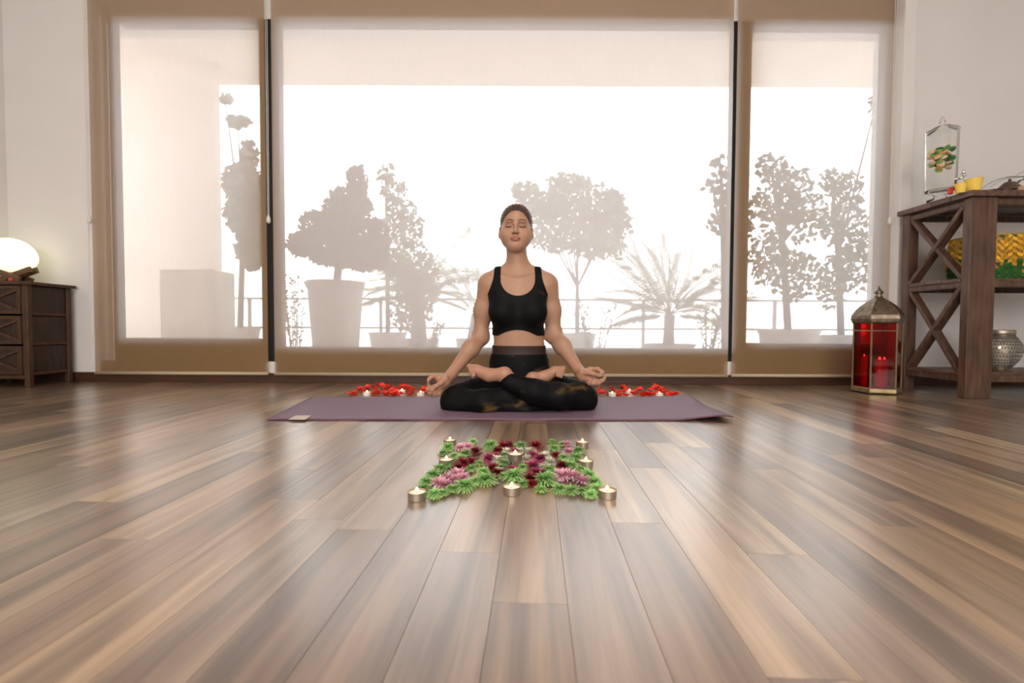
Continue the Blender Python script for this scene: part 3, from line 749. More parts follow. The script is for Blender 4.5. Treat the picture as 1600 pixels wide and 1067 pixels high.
for i in range(46):
    a_ = fr.uniform(0, 2 * PI); rr = fr.choice([.040, .046, .036, .022]); t_ = i / 45; z = .185 + .085 * t_ + fr.uniform(-.008, .008)
    if fr.random() < .45: z -= .02 * math.sin(a_)
    k = fr.choices(['lime', 'leafy', 'pale', 'orange'], ([3, 6, 3, .5] if t_ < .5 else [4, 2, 3, 2]))[0]
    o = link('fruit_slice', SM[k], None, None, JP + Vector((rr * math.cos(a_), rr * math.sin(a_), z)), (fr.uniform(-.8, .8), fr.uniform(-.8, .8), fr.uniform(0, 6)), label=flab[k], cat='fruit', group=flab[k].replace('slice', 'slices'))
# yellow cups
def cup(px, Y, r, h, lab_):
    r_ = empty('cup', on_shelf(px, Y, SZ), label=lab_, cat='cup', group='yellow cups')
    MB().lathe([(0, 0), (r * .68, 0), (r, h), (r * 1.03, h), (r * .97, h), (r * .66, .003), (0, .003)], 28).build('cup_wall', M['yellow'], r_, smooth=False)
    MB().lathe([(0, h * .55), (r * .82, h * .55), (r * .68, .004), (0, .004)], 24).build('wax_fill', M['wax'], r_)
    return r_
cup(1500.5, 2.375, .026, .046, 'smaller yellow cup on the shelf unit, nearest the dispenser tap')
cup(1521, 2.385, .037, .074, 'larger yellow cup on the shelf unit')
box('wooden_cube', M['redbit'], -.009, .009, -.009, .009, 0, .035, bevel=.002, label='tiny dark red block on the shelf unit beside the small yellow cup', cat='block').location = on_shelf(1485, 2.40, SZ)
MB().lathe([(0, 0), (.045, .0), (.055, .012), (.058, .014), (.05, .010), (0, .006)], 28).build('dish', M['tray'], smooth=True, loc=on_shelf(1545, 2.40, SZ + .0), label='flat dark dish on the shelf unit beside the larger yellow cup', cat='dish')
ob = empty('trinket_box', on_shelf(1577, 2.42, SZ), label='dark carved box with a pyramid lid on the shelf unit', cat='box')
MB().lathe([(0, 0), (.07, 0), (.07, .02), (0, .02)], 4, phase=PI / 4).build('body', M['tray'], ob)
lo = MB().lathe([(.075, .02), (.05, .04), (.02, .072), (0, .078)], 4, phase=PI / 4 + .2).build('lid', M['oldwood'], ob)
MB().ell((0, 0, .082), (.007, .007, .008), 10, 8).build('knob', M['tray'], lo)
MB().ell((0, 0, .018), (.028, .022, .018), 16, 10).build('pebble', M['pebble'], smooth=True, loc=on_shelf(1597, 2.37, SZ + .03), label='small tan pebble on the shelf unit at the picture edge', cat='pebble')
bpy.data.objects['pebble'].location.z = SZ
pl = empty('potted_plant', on_shelf(1632, 2.52, SZ), label='potted plant with narrow arching leaves on the shelf unit, right edge', cat='plant')
MB().lathe([(0, 0), (.05, 0), (.065, .10), (.06, .10), (.055, .09), (0, .09)], 24).build('pot', M['pot'], pl)
for k in range(16):
    a_ = k * 2.4; L = .16 + .05 * (k % 3); mb = MB(); prev = None
    e = Vector((math.cos(a_), math.sin(a_), 0)); t_ = Vector((-e.y, e.x, 0))
    for j in range(7):
        s = j / 6; p = Vector((0, 0, .09)) + e * L * s + Vector((0, 0, L * (1.0 * s - 1.0 * s * s) + .03 * s)); wd = .007 * math.sin(PI * (s * .8 + .18))
        v = (mb.bm.verts.new(p - t_ * wd), mb.bm.verts.new(p + Vector((0, 0, -.002))), mb.bm.verts.new(p + t_ * wd))
        if prev: mb.bm.faces.new((prev[0], prev[1], v[1], v[0])); mb.bm.faces.new((prev[1], prev[2], v[2], v[1]))
        prev = v
    mb.build('leaf', M['leafy'], pl, smooth=True)
# woven basket
def basket_mat():
    m, t, p = new_mat('woven_palm_strips'); p.inputs['Roughness'].default_value = .55
    tcn = t.nodes.new('ShaderNodeTexCoord'); at_ = t.nodes.new('ShaderNodeAttribute'); at_.attribute_name = 'Col'
    nz = t.nodes.new('ShaderNodeTexNoise'); nz.inputs['Scale'].default_value = 60
    t.links.new(tcn.outputs['Object'], nz.inputs['Vector'])
    hs = t.nodes.new('ShaderNodeHueSaturation'); mr = t.nodes.new('ShaderNodeMapRange'); mr.inputs['To Min'].default_value = .8; mr.inputs['To Max'].default_value = 1.2
    t.links.new(nz.outputs['Fac'], mr.inputs[0]); t.links.new(mr.outputs[0], hs.inputs['Value']); t.links.new(at_.outputs['Color'], hs.inputs['Color']); t.links.new(hs.outputs[0], p.inputs['Base Color'])
    return m
bk = empty('woven_basket', Vector((SX + .385, SY0 + .20, .627)), label='oval yellow and green woven basket on the middle shelf of the shelf unit', cat='basket')
mb = MB(); cl = mb.bm.loops.layers.color.new('Col'); br = random.Random(8)
NA, NZ = 72, 14
def bpt(a_, h, o=0):
    bul = 1 + .05 * math.sin(PI * h); ex = .62
    cx = math.copysign(abs(math.cos(a_)) ** ex, math.cos(a_)); sy = math.copysign(abs(math.sin(a_)) ** ex, math.sin(a_))
    return Vector(((.232 + o) * bul * cx, (.135 + o) * bul * sy, h * .232))
for i in range(NA):
    for j in range(NZ):
        # twill: each strip crossing is its own slanted raised quad
        a0 = 2 * PI * i / NA; da = 2 * PI / NA; h0 = j / NZ; dh = 1 / NZ
        sl = 1 if (i // 2 + j) % 2 else -1
        o = .003 + .002 * ((i + j) % 2)
        pts = [bpt(a0, h0 + .25 * dh * sl, o), bpt(a0 + da * 1.02, h0 - .25 * dh * sl, o), bpt(a0 + da * 1.02, h0 + dh * 1.02 - .25 * dh * sl, o + .0015), bpt(a0, h0 + dh * 1.02 + .25 * dh * sl, o + .0015)]
        f = mb.bm.faces.new([mb.bm.verts.new(p) for p in pts])
        edge = .36 + .16 * math.sin(a0 * 9) * (1 if i % 4 < 2 else .4)
        if h0 < edge - .12 or (h0 < edge and (i + j) % 3 == 0) or (br.random() < .04): c_ = (.04, .34, .08)
        else: c_ = (.88, .66, .12) if (i + j) % 2 else (.68, .48, .08)
        k = br.uniform(.8, 1.15)
        for l in f.loops: l[cl] = (*[x * k for x in c_], 1)
bmesh.ops.recalc_face_normals(mb.bm, faces=mb.bm.faces)
me = bpy.data.meshes.new('weave'); mb.bm.to_mesh(me); mb.bm.free(); me.materials.append(basket_mat())
link('weave', me, None, bk, kind='stuff')
core = MB(); 
for h in range(2):
    ring = [core.bm.verts.new(bpt(2 * PI * i / NA, h * .98, -.001)) for i in range(NA)]
    if h: 
        for i in range(NA): core.bm.faces.new((r0[i], r0[(i + 1) % NA], ring[(i + 1) % NA], ring[i]))
    else: core.bm.faces.new(ring)
    r0 = ring
core.build('lining', mat('basket_lining', (.45, .33, .08), .7), bk)
MB().tube([bpt(2 * PI * i / 48, 1.0, .003) + Vector((0, 0, .002 * (i % 2))) for i in range(49)], .006, 8).build('rim', mat('basket_rim', (.42, .27, .08), .6, var=.4, scale=80), bk, smooth=True)

# openwork metal candle bowl on the lower shelf
HB = on_shelf(1571, 2.47, .136)
ho = empty('candle_holder', HB, label='round openwork metal candle holder on the bottom shelf of the shelf unit', cat='candle holder')
hb = bmesh.new(); prof = [(.045, .0), (.041, .012), (.056, .03), (.077, .06), (.089, .10), (.087, .14), (.070, .172), (.058, .188), (.056, .212), (.058, .218)]
n = 44; rings = []
fine = []
for i in range(len(prof) - 1):
    for s in (0, .5): fine.append(tuple(np.array(prof[i]) * (1 - s) + np.array(prof[i + 1]) * s))
fine.append(prof[-1])
for i, (r, z) in enumerate(fine):
    ph = (i % 2) * PI / n
    rings.append([hb.verts.new((r * math.cos(ph + 2 * PI * k / n), r * math.sin(ph + 2 * PI * k / n), z)) for k in range(n)])
for i in range(len(rings) - 1):
    for k in range(n):
        A = rings[i]; B = rings[i + 1]
        if i % 2 == 0: hb.faces.new((A[k], A[(k + 1) % n], B[k])); hb.faces.new((A[(k + 1) % n], B[(k + 1) % n], B[k]))
        else: hb.faces.new((A[k], A[(k + 1) % n], B[(k + 1) % n])); hb.faces.new((A[k], B[(k + 1) % n], B[k]))
bmesh.ops.wireframe(hb, faces=hb.faces[:], thickness=.0055, use_replace=True, use_even_offset=False)
me = bpy.data.meshes.new('openwork_bowl'); hb.to_mesh(me); hb.free(); me.materials.append(M['silver'])
link('openwork_bowl', me, None, ho)
MB().lathe([(.0, 0), (.048, 0), (.050, .006), (.04, .012), (0, .012)], 30).build('base_plate', M['silver'], ho)
MB().lathe([(.053, .188), (.058, .19), (.060, .218), (.057, .220), (.053, .2)], 30).build('collar', M['silver'], ho, smooth=True)
def candle(name, loc, r, h, lab_, m_='wax', fs=1.4, grp=None):
    c_ = empty(name, loc, label=lab_, cat='candle', group=grp)
    MB().lathe([(0, 0), (r, 0), (r, h - .002), (r * .9, h), (r * .5, h - .004), (0, h - .005)], 24).build('wax', M[m_], c_, smooth=False)
    MB().tube([(0, 0, h - .006), (.0005, 0, h + .004)], .0008, 6).build('wick', M['wick'], c_)
    o = link('flame', FL, None, c_, (0, 0, h + .001)); o.scale = (fs, fs, fs)
candle('candle', HB + Vector((0, 0, .0125)), .036, .105, 'cream pillar candle burning inside the openwork metal holder')

# ------------------------------------------------------------------ red lantern
LP = Vector((at(1369, 600, 2.56).x, 2.56, 0)); R6 = .112
la = empty('lantern', LP, label='tall red glass lantern with domed metal lid, on the floor by the shelf unit', cat='lantern')
ph0 = math.radians(-98)   # one upright faces the viewer, a little to the right
phs = [math.radians(-82) + k * PI / 3 for k in range(6)]
V6 = lambda k, r=R6: Vector((r * math.cos(phs[k % 6]), r * math.sin(phs[k % 6]), 0))
MB().lathe([(0, .006), (R6 * 1.03, .006), (R6 * 1.05, .012), (R6 * 1.05, .030), (R6, .034), (0, .034)], 6, phase=phs[0]).build('base_plate', M['brass'], la)
for k in range(3):
    a_ = phs[2 * k + 1]; MB().ell((R6 * .95 * math.cos(a_), R6 * .95 * math.sin(a_), .006), (.010, .010, .006), 10, 6).build('foot', M['bronze'], la)
GH = .392
for k in range(6):
    a_ = V6(k); MB().tube([a_ + Vector((0, 0, .03)), a_ + Vector((0, 0, GH))], .0042, 6).build('upright', M['brass'], la)
    A, B = V6(k, R6 * .99), V6(k + 1, R6 * .99)
    pm = MB(); dn = ((A + B) / 2).normalized() * .0015
    pm.bm.faces.new([pm.bm.verts.new(v) for v in (A + Vector((0, 0, .034)), B + Vector((0, 0, .034)), B + Vector((0, 0, GH)), A + Vector((0, 0, GH)))])
    pm.build('pane', M['redglass'], la)
    MB().tube([A + Vector((0, 0, GH - .044)), B + Vector((0, 0, GH - .044))], .0028, 6).build('crossbar', M['brass'], la)
    MB().tube([A + Vector((0, 0, GH)), B + Vector((0, 0, GH))], .004, 6).build('top_rail', M['bronze'], la)
DP = [(R6 * 1.02, GH - .004), (R6 * 1.08, GH + .004), (R6 * 1.13, GH + .022), (R6 * 1.10, GH + .042), (R6 * .94, GH + .070), (R6 * .76, GH + .092), (R6 * .52, GH + .114), (R6 * .26, GH + .134), (R6 * .13, GH + .143)]
dome = MB().lathe(DP, 6, phase=phs[0]).build('dome', M['bronze'], la)
for k in range(6):
    MB().tube([Vector((r * math.cos(phs[k]), r * math.sin(phs[k]), z)) for r, z in DP], .0022, 5).build('rib', M['bronze'], dome)
MB().lathe([(0, GH + .140), (.018, GH + .142), (.020, GH + .150), (.012, GH + .156), (.022, GH + .166), (.022, GH + .172), (.010, GH + .186), (.003, GH + .204), (0, GH + .210)], 16).build('finial', M['bronze'], dome, smooth=True)
candle('candle', LP + Vector((.006, -.012, .035)), .023, .150, 'tall pillar candle in the middle of the red lantern', 'redwax', 1.7)
candle('candle', LP + Vector((.062, .024, .035)), .016, .150, 'slim candle at the right inside the red lantern', 'redwax', 1.3)
candle('candle', LP + Vector((-.045, .035, .035)), .016, .168, 'slim candle at the back left inside the red lantern', 'redwax', .9)

# ------------------------------------------------------------------ drawer unit and lamp on the left
DX1, DY0, DY1, DZ = at(42.5, 600, 2.60).x + .012, 2.60, 2.862, .607
DW = .40
du = empty('drawer_unit', (DX1 - DW, DY0, 0), label='low dark wooden drawer unit in the left corner under the glowing lamp', cat='drawer unit')
dD = DY1 - DY0
for X0 in (0, DW - .028):
    for Y0_ in (0, dD - .028): box('post', M['cabwood_post'], X0, X0 + .028, Y0_, Y0_ + .028, 0, DZ - .018, parent=du, bevel=.002)
for i in range(2): box('top_board', M['cabwood_post'], -.01, DW + .022, -.014 + i * (dD + .028) / 2 + .001, -.014 + (i + 1) * (dD + .028) / 2 - .001, DZ - .018, DZ, parent=du, bevel=.002)
dh = (DZ - .018 - .07) / 3
for i in range(3):
    z0 = .07 + i * dh
    # side panel with rail
    box('side_panel', M['cabwood'], DW - .020, DW - .010, .028, dD - .028, z0 + .012, z0 + dh - .006, parent=du)
    box('side_rail', M['cabwood_post'], DW - .024, DW - .002, .028, dD - .028, z0, z0 + .014, parent=du, bevel=.001)
    # drawer with a crossed front
    fo = box('drawer', M['cabwood'], .032, DW - .032, .004, dD - .03, z0 + .006, z0 + dh - .004, parent=du, bevel=.002)
    x0, x1, y = .034, DW - .034, .0
    fm = MB().box(x0, x1, y - .004, y + .006, z0 + .008, z0 + .026).box(x0, x1, y - .004, y + .006, z0 + dh - .024, z0 + dh - .006)
    fm.box(x0, x0 + .022, y - .004, y + .006, z0 + .026, z0 + dh - .024).box(x1 - .022, x1, y - .004, y + .006, z0 + .026, z0 + dh - .024)
    fm.build('front_frame', M['cabwood_post'], fo)
    for s in (0, 1):
        MB().bar((x0 + .02, y, z0 + (.03 if s else dh - .028)), (x1 - .02, y, z0 + (dh - .028 if s else .03)), .012 - .003 * s, .016).build('cross_brace', M['cabwood_post'], fo)
box('bottom_rail', M['cabwood_post'], .028, DW - .028, .004, .02, .05, .072, parent=du)
box('back_panel', M['cabwood'], .028, DW - .028, dD - .012, dD - .004, .07, DZ - .018, parent=du)

lpos = Vector((at(24, 430, 2.72).x, 2.715, DZ))
tl = empty('table_lamp', lpos, label='glowing egg-shaped lamp on a crossed wooden stand, on the drawer unit', cat='lamp')
eg = MB(); 
Rm = Matrix.Rotation(math.radians(12), 3, 'Y')
prof = [(0, -.100)] + [(.100 * math.sin(t_) * (1 + .06 * math.cos(t_)), -.100 * math.cos(t_)) for t_ in [PI * k / 14 for k in range(1, 14)]] + [(0, .100)]
eg.lathe(prof, 32)
for v in eg.bm.verts: v.co = Rm @ Vector((v.co.x * 1.32, v.co.y * 1.0, v.co.z)) + Vector((-.016, 0, .166))
eg.build('shade', M['lamp'], tl, smooth=True)
for s in (-1, 1):
    yy = .035 * s
    MB().bar((-.15, yy, .105), (.07, yy, .016), .016, .034).build('stand_bar', M['lampwood'], tl, bevel=.002)
    MB().bar((.118, yy - .017 * s, .082), (-.07, yy - .017 * s, .016), .016, .034).build('stand_bar', M['lampwood'], tl, bevel=.002)
MB().tube([(.0, -.05, .022), (.0, .05, .022)], .006, 10).build('stand_rod', M['lampwood'], tl)
MB().ell((.045, -.062, .013), (.012, .012, .012), 12, 8).build('switch_bead', mat('red_bead', (.5, .05, .04), .4), tl, smooth=True, label='small red ball on the lamp stand')

# ------------------------------------------------------------------ the woman (implicit surface, one continuous skin)
VX = .003
gmin = np.array([-.36, 1.76, -.01]); gmax = np.array([.44, 2.33, .96])
gn = np.ceil((gmax - gmin) / VX).astype(int) + 1
ax = [gmin[i] + np.arange(gn[i]) * VX for i in range(3)]
class Field:
    def __init__(s): s.f = np.full(gn, .06, np.float32)
    def copy(s):
        o = Field.__new__(Field); o.f = s.f.copy(); return o
    def _loc(s, lo, hi, pad):
        i0 = np.maximum(0, np.floor((np.minimum(lo, hi) - pad - gmin) / VX).astype(int)); i1 = np.minimum(gn, np.ceil((np.maximum(lo, hi) + pad - gmin) / VX).astype(int) + 1)
        sl = tuple(slice(a, b) for a, b in zip(i0, i1))
        X = ax[0][sl[0]][:, None, None].astype(np.float32); Y = ax[1][sl[1]][None, :, None].astype(np.float32); Z = ax[2][sl[2]][None, None, :].astype(np.float32)
        return sl, X, Y, Z
    def _join(s, sl, d, k, sub=False):
        a = s.f[sl]
        if sub:
            d = -d; h = np.clip(.5 - .5 * (a - d) / k, 0, 1) if False else None
            m = np.maximum(a, d); q = np.maximum(k - np.abs(a - d), 0) / k; s.f[sl] = m + q * q * k * .25
        else:
            m = np.minimum(a, d); q = np.maximum(k - np.abs(a - d), 0) / k; s.f[sl] = m - q * q * k * .25
    def cone(s, a, b, r1, r2, k=.02, sub=False):
        a = np.array(a, float); b = np.array(b, float); R = max(r1, r2)
        sl, X, Y, Z = s._loc(np.minimum(a, b), np.maximum(a, b), R + k + .015)
        ba = b - a; L2 = max(float(ba @ ba), 1e-9)
        h = np.clip(((X - a[0]) * ba[0] + (Y - a[1]) * ba[1] + (Z - a[2]) * ba[2]) / L2, 0, 1)
        d = np.sqrt((X - a[0] - h * ba[0]) ** 2 + (Y - a[1] - h * ba[1]) ** 2 + (Z - a[2] - h * ba[2]) ** 2) - (r1 + (r2 - r1) * h)
        s._join(sl, d, k, sub); return s
    def chain(s, pts, rs, k=.015):
        for i in range(len(pts) - 1): s.cone(pts[i], pts[i + 1], rs[i], rs[i + 1], k)
        return s
    def ell(s, c, r, k=.02, rot=None, sub=False):
        c = np.array(c, float); r = np.array(r, float); R = r.max()
        sl, X, Y, Z = s._loc(c, c, R + k + .015)
        x, y, z = X - c[0], Y - c[1], Z - c[2]
        if rot is not None:
            m = np.array(rot.transposed()); x, y, z = (m[0, 0] * x + m[0, 1] * y + m[0, 2] * z, m[1, 0] * x + m[1, 1] * y + m[1, 2] * z, m[2, 0] * x + m[2, 1] * y + m[2, 2] * z)
        k0 = np.sqrt((x / r[0]) ** 2 + (y / r[1]) ** 2 + (z / r[2]) ** 2); k1 = np.sqrt((x / r[0] ** 2) ** 2 + (y / r[1] ** 2) ** 2 + (z / r[2] ** 2) ** 2)
        d = np.where(k0 < 1e-4, -r.min(), k0 * (k0 - 1) / np.maximum(k1, 1e-6))
        s._join(sl, d.astype(np.float32), k, sub); return s
def nets(f, name, colfn=None):
    s = f < 0
    c = [s[i:s.shape[0] - 1 + i, j:s.shape[1] - 1 + j, k:s.shape[2] - 1 + k] for i in (0, 1) for j in (0, 1) for k in (0, 1)]
    cnt = np.zeros(c[0].shape, np.int8)
    for q in c: cnt += q
    act = (cnt > 0) & (cnt < 8); I = np.argwhere(act); vid = np.full(act.shape, -1, np.int32); vid[tuple(I.T)] = np.arange(len(I))
    P = np.zeros((len(I), 3)); N = np.zeros(len(I))
    offs = [(i, j, k) for i in (0, 1) for j in (0, 1) for k in (0, 1)]
    val = {o: f[I[:, 0] + o[0], I[:, 1] + o[1], I[:, 2] + o[2]] for o in offs}
    for o in offs:
        for d in range(3):
            if o[d] == 0:
                o2 = list(o); o2[d] = 1; o2 = tuple(o2); a, b = val[o], val[o2]; m = (a < 0) != (b < 0)
                t_ = np.where(m, a / np.where(m, a - b, 1), 0); p = np.array(o, float)[None] + t_[:, None] * np.eye(3)[d][None]
                P += p * m[:, None]; N += m
    P = (P / N[:, None] + I) * VX + gmin
    Q = []
    for d in range(3):
        e1, e2 = [(1, 2), (2, 0), (0, 1)][d]
        A = np.take(s, range(s.shape[d] - 1), d); B = np.take(s, range(1, s.shape[d]), d)
        E = np.argwhere(A != B); sgn = A[tuple(E.T)]
        ok = np.all(E > 0, 1) & (E[:, 0] < vid.shape[0]) & (E[:, 1] < vid.shape[1]) & (E[:, 2] < vid.shape[2]); E = E[ok]; sgn = sgn[ok]
        u = np.eye(3, dtype=int)[e1]; v = np.eye(3, dtype=int)[e2]
        q = np.stack([vid[tuple((E - u - v).T)], vid[tuple((E - v).T)], vid[tuple(E.T)], vid[tuple((E - u).T)]], 1)
        q[~sgn] = q[~sgn][:, ::-1]; Q.append(q)
    Q = np.concatenate(Q); Q = Q[(Q >= 0).all(1)]
    me = bpy.data.meshes.new(name); me.vertices.add(len(P)); me.vertices.foreach_set('co', P.astype(np.float32).ravel())
    me.loops.add(len(Q) * 4); me.loops.foreach_set('vertex_index', Q.astype(np.int32).ravel())
    me.polygons.add(len(Q)); me.polygons.foreach_set('loop_start', np.arange(0, len(Q) * 4, 4, dtype=np.int32)); me.polygons.foreach_set('loop_total', np.full(len(Q), 4, np.int32))
    me.update(calc_edges=True); me.validate(); me.shade_smooth()
    if colfn:
        at_ = me.color_attributes.new('Col', 'FLOAT_COLOR', 'POINT'); at_.data.foreach_set('color', colfn(P).astype(np.float32).ravel())
    print(name, len(P)); return me
def A(px, py, Y): return np.array(at(px, py, Y))

# torso ---------------------------------------------------------------
TY = 2.15
torso = Field()
pel = A(811, 590, TY)
torso.ell(A(811, 592, TY + .01), (.152, .112, .085), .03)
torso.ell(A(811, 566, TY), (.138, .095, .07), .04)
torso.ell(A(811, 541, TY), (.118, .080, .06), .05)
torso.ell(A(810, 520, TY - .005), (.116, .080, .06), .05)
torso.ell(A(809, 493, TY - .01), (.124, .088, .07), .05)
torso.ell(A(809, 465, TY - .005), (.136, .088, .07), .05)
torso.ell(A(809, 447, TY + .005), (.135, .072, .05), .04)
torso.cone(A(768, 441, TY), A(851, 441, TY), .045, .045, .04)
torso.cone(A(780, 428, TY + .01), A(838, 428, TY + .01), .028, .028, .04)
for s, bx in ((-1, 785), (1, 833)):
    torso.ell(A(bx, 488, TY - .068), (.058, .046, .052), .035)
    torso.cone(A(bx + s * 8, 462, TY - .045), A(bx, 485, TY - .065), .028, .036, .03)
# leg field ---------------------------------------------------------------
legs = Field()
legs.ell(A(811, 592, TY + .01), (.155, .115, .088), .03)
legs.ell(A(811, 566, TY), (.141, .098, .073), .04)
legs.ell(A(811, 549, TY), (.124, .086, .05), .04)
kL = A(716, 621, 1.965); kR = A(908, 619, 1.965)
# thighs
legs.cone(A(784, 600, 2.15), kL, .082, .058, .03); legs.cone(A(842, 600, 2.15), kR, .080, .060, .03)
# shin that tucks underneath (from the knee on the picture's left)
aA = A(838, 597, 2.0); cuffA = A(815, 606, 1.97)
legs.chain([A(714, 630, 1.945), A(755, 628, 1.90), A(800, 620, 1.93), cuffA], [.055, .052, .046, .036], .02)
# shin in front (from the knee on the picture's right) up to the cuff
aB = A(790, 590, 1.90); cuffB = A(797, 597, 1.895)
legs.chain([A(908, 621, 1.95), A(872, 619, 1.895), A(835, 612, 1.875), cuffB], [.056, .055, .050, .038], .02)
legs.ell(A(806, 636, 1.95), (.17, .07, .038), .03)
legs.ell(A(706, 628, 1.98), (.050, .065, .058), .03); legs.ell(A(915, 625, 1.98), (.048, .065, .056), .03)
# keep everything above the mat
zz = ax[2][None, None, :]
mat_z = .0062
legs.f = np.maximum(legs.f, (mat_z + .002 - zz).astype(np.float32))

# head ---------------------------------------------------------------
HY = 2.145
hc = A(806.5, 355.5, HY)
HR = (Matrix.Rotation(math.radians(-2), 3, 'Z') @ Matrix.Rotation(math.radians(5), 3, 'X') @ Matrix.Rotation(math.radians(1.0), 3, 'Y'))
HRn = np.array(HR)
def Hp(x, y, z): return hc + HRn @ np.array([x, y, z])
head = Field()
head.ell(Hp(0, .012, .022), (.0715, .090, .079), .02, HR)
head.ell(Hp(0, -.028, -.030), (.0615, .058, .072), .03, HR)
for s in (-1, 1):
    head.cone(Hp(s * .050, .0, -.048), Hp(s * .020, -.058, -.088), .023, .017, .03)
    head.ell(Hp(s * .040, -.052, -.036), (.026, .024, .028), .025)
head.ell(Hp(0, -.030, -.055), (.0595, .050, .043), .025, HR)
head.ell(Hp(0, -.068, -.092), (.020, .017, .015), .022)
head.cone(Hp(0, -.062, -.088), Hp(0, .01, -.075), .016, .03, .03)
for s in (-1, 1):
    head.ell(Hp(s * .030, -.092, -.002), (.0185, .012, .0115), .012, HR, sub=True)
    head.ell(Hp(s * .030, -.0745, -.004), (.0155, .0125, .0105), .004, HR)
    head.cone(Hp(s * .012, -.086, .018), Hp(s * .042, -.078, .0185), .0045, .004, .012)
head.cone(Hp(0, -.084, .006), Hp(0, -.104, -.028), .0058, .0085, .012)
for s in (-1, 1): head.ell(Hp(s * .0095, -.096, -.033), (.0070, .0085, .0060), .008)
head.ell(Hp(0, -.0915, -.0565), (.0205, .0075, .0042), .006, HR); head.ell(Hp(0, -.0905, -.0650), (.0170, .0080, .0052), .006, HR)
for s in (-1, 1):
    er = HR @ Matrix.Rotation(s * math.radians(18), 3, 'Z')
    head.ell(Hp(s * .0765, .008, -.026), (.0075, .016, .027), .006, er)
    head.ell(Hp(s * .0825, .004, -.022), (.0045, .009, .015), .004, er, sub=True)

# whole body ---------------------------------------------------------------
nk0 = A(809, 432, TY + .02)
torso.cone(nk0, Hp(0, .022, -.060), .052, .047, .030)
torso.cone(A(780, 430, TY + .02), A(809, 412, TY + .03), .020, .030, .035); torso.cone(A(838, 430, TY + .02), A(809, 412, TY + .03), .020, .030, .035)
body = torso.copy()
hd = head.f; a_ = body.f; m_ = np.minimum(a_, hd); q_ = np.maximum(.018 - np.abs(a_ - hd), 0) / .018; body.f = m_ - q_ * q_ * .018 * .25
# arms
wL = A(705, 585, 2.00); wR = A(905, 580, 2.00)
eL = A(751, 527, 2.18); eR = A(866, 524, 2.18)
body.chain([A(763, 446, 2.16), A(754, 485, 2.175), eL], [.049, .037, .034], .035)
body.chain([A(856, 446, 2.16), A(863, 485, 2.175), eR], [.049, .037, .034], .035)
body.chain([eL, eL * .68 + wL * .32 + np.array([-.004, 0, 0]), wL], [.034, .0355, .0235], .035)
body.chain([eR, eR * .68 + wR * .32 + np.array([.004, 0, 0]), wR], [.034, .0355, .0235], .035)
# clavicles
body.cone(A(805, 437, TY - .062), A(770, 430, TY - .035), .006, .006, .02); body.cone(A(814, 437, TY - .062), A(848, 430, TY - .035), .006, .006, .02)
armtorso = body.f.copy()
# hands: palm up, thumb and forefinger joined in a ring, the other three fingers relaxed
def hand(wr, palm, mcp, fingers, thumb):
    body.cone(wr, palm, .022, .024, .015)
    for p, r in mcp: body.cone(palm, p, .020, r, .012)
    for pts in fingers: body.chain(pts, [.0095, .0088, .0082, .0070][:len(pts)], .004)
    body.chain(thumb, [.0150, .0108, .0095, .0080], .006)
YH = 1.955
p = lambda x, y, d=0: A(640 + x / 4.706, 480 + y / 4.706, YH + d)
# picture left
hand(wL, p(258, 545, .0), [(p(205, 520, .0), .014), (p(205, 600, -.01), .014)],
     [[p(212, 505, .0), p(160, 512, -.02), p(126, 545, -.028), p(142, 585, -.022)],
      [p(205, 580, -.012), p(165, 612, -.040), p(130, 604, -.052), p(112, 590, -.048)],
      [p(220, 598, -.005), p(185, 628, -.030), p(148, 630, -.042), p(126, 614, -.040)],
      [p(240, 605, .002), p(215, 637, -.018), p(182, 645, -.028), p(162, 634, -.028)]],
     [p(262, 525, -.012), p(225, 560, -.034), p(185, 585, -.036), p(150, 592, -.026)])
# picture right
hand(wR, p(1270, 500, .0), [(p(1330, 460, .0), .014), (p(1325, 530, -.01), .014)],
     [[p(1325, 455, .0), p(1385, 455, -.018), p(1418, 480, -.024), p(1402, 505, -.024)],
      [p(1340, 520, -.010), p(1385, 545, -.034), p(1418, 540, -.046), p(1436, 518, -.048)],
      [p(1325, 535, -.005), p(1360, 560, -.028), p(1392, 560, -.042), p(1410, 535, -.045)],
      [p(1300, 540, .000), p(1325, 562, -.016), p(1345, 560, -.028), p(1355, 540, -.030)]],
     [p(1268, 480, -.016), p(1310, 478, -.030), p(1352, 490, -.032), p(1392, 503, -.026)])
# feet: soles turned up on the thighs
body.chain([cuffB + np.array([.02, .01, -.004]), A(789, 586, 1.905)], [.030, .027], .015)
body.chain([A(787, 585, 1.905), A(764, 586, 1.925), A(745, 579, 1.945)], [.030, .026, .027], .015)
body.ell(A(789, 582, 1.905), (.024, .026, .020), .015)
for i in range(5):
    u = i / 4
    t0 = A(744 - 1.0 * i, 573.5 + 3.2 * i, 1.945 - .012 * i); t1 = A(733 + 1.4 * i, 572 + 4.2 * i, 1.952 - .012 * i)
    body.cone(t0, t1, .0105 - .0015 * u, .0105 - .003 * u, .004)
body.chain([cuffA, A(832, 592, 1.985), A(852, 588, 1.995), A(868, 580, 2.01)], [.030, .026, .024, .024], .015)
body.ell(A(833, 588, 1.98), (.022, .022, .017), .012)
for i in range(5):
    u = i / 4
    t0 = A(869 + .6 * i, 575.5 + 2.8 * i, 2.01 - .012 * i); t1 = A(881 - 1.0 * i, 575 + 3.4 * i, 2.015 - .012 * i)
    body.cone(t0, t1, .010 - .0015 * u, .010 - .003 * u, .004)
# skin runs on inside the leggings (slightly slimmer)
lf = legs.f + .005; m_ = np.minimum(body.f, lf); body.f = m_
body.f = np.maximum(body.f, (mat_z + .003 - zz).astype(np.float32))

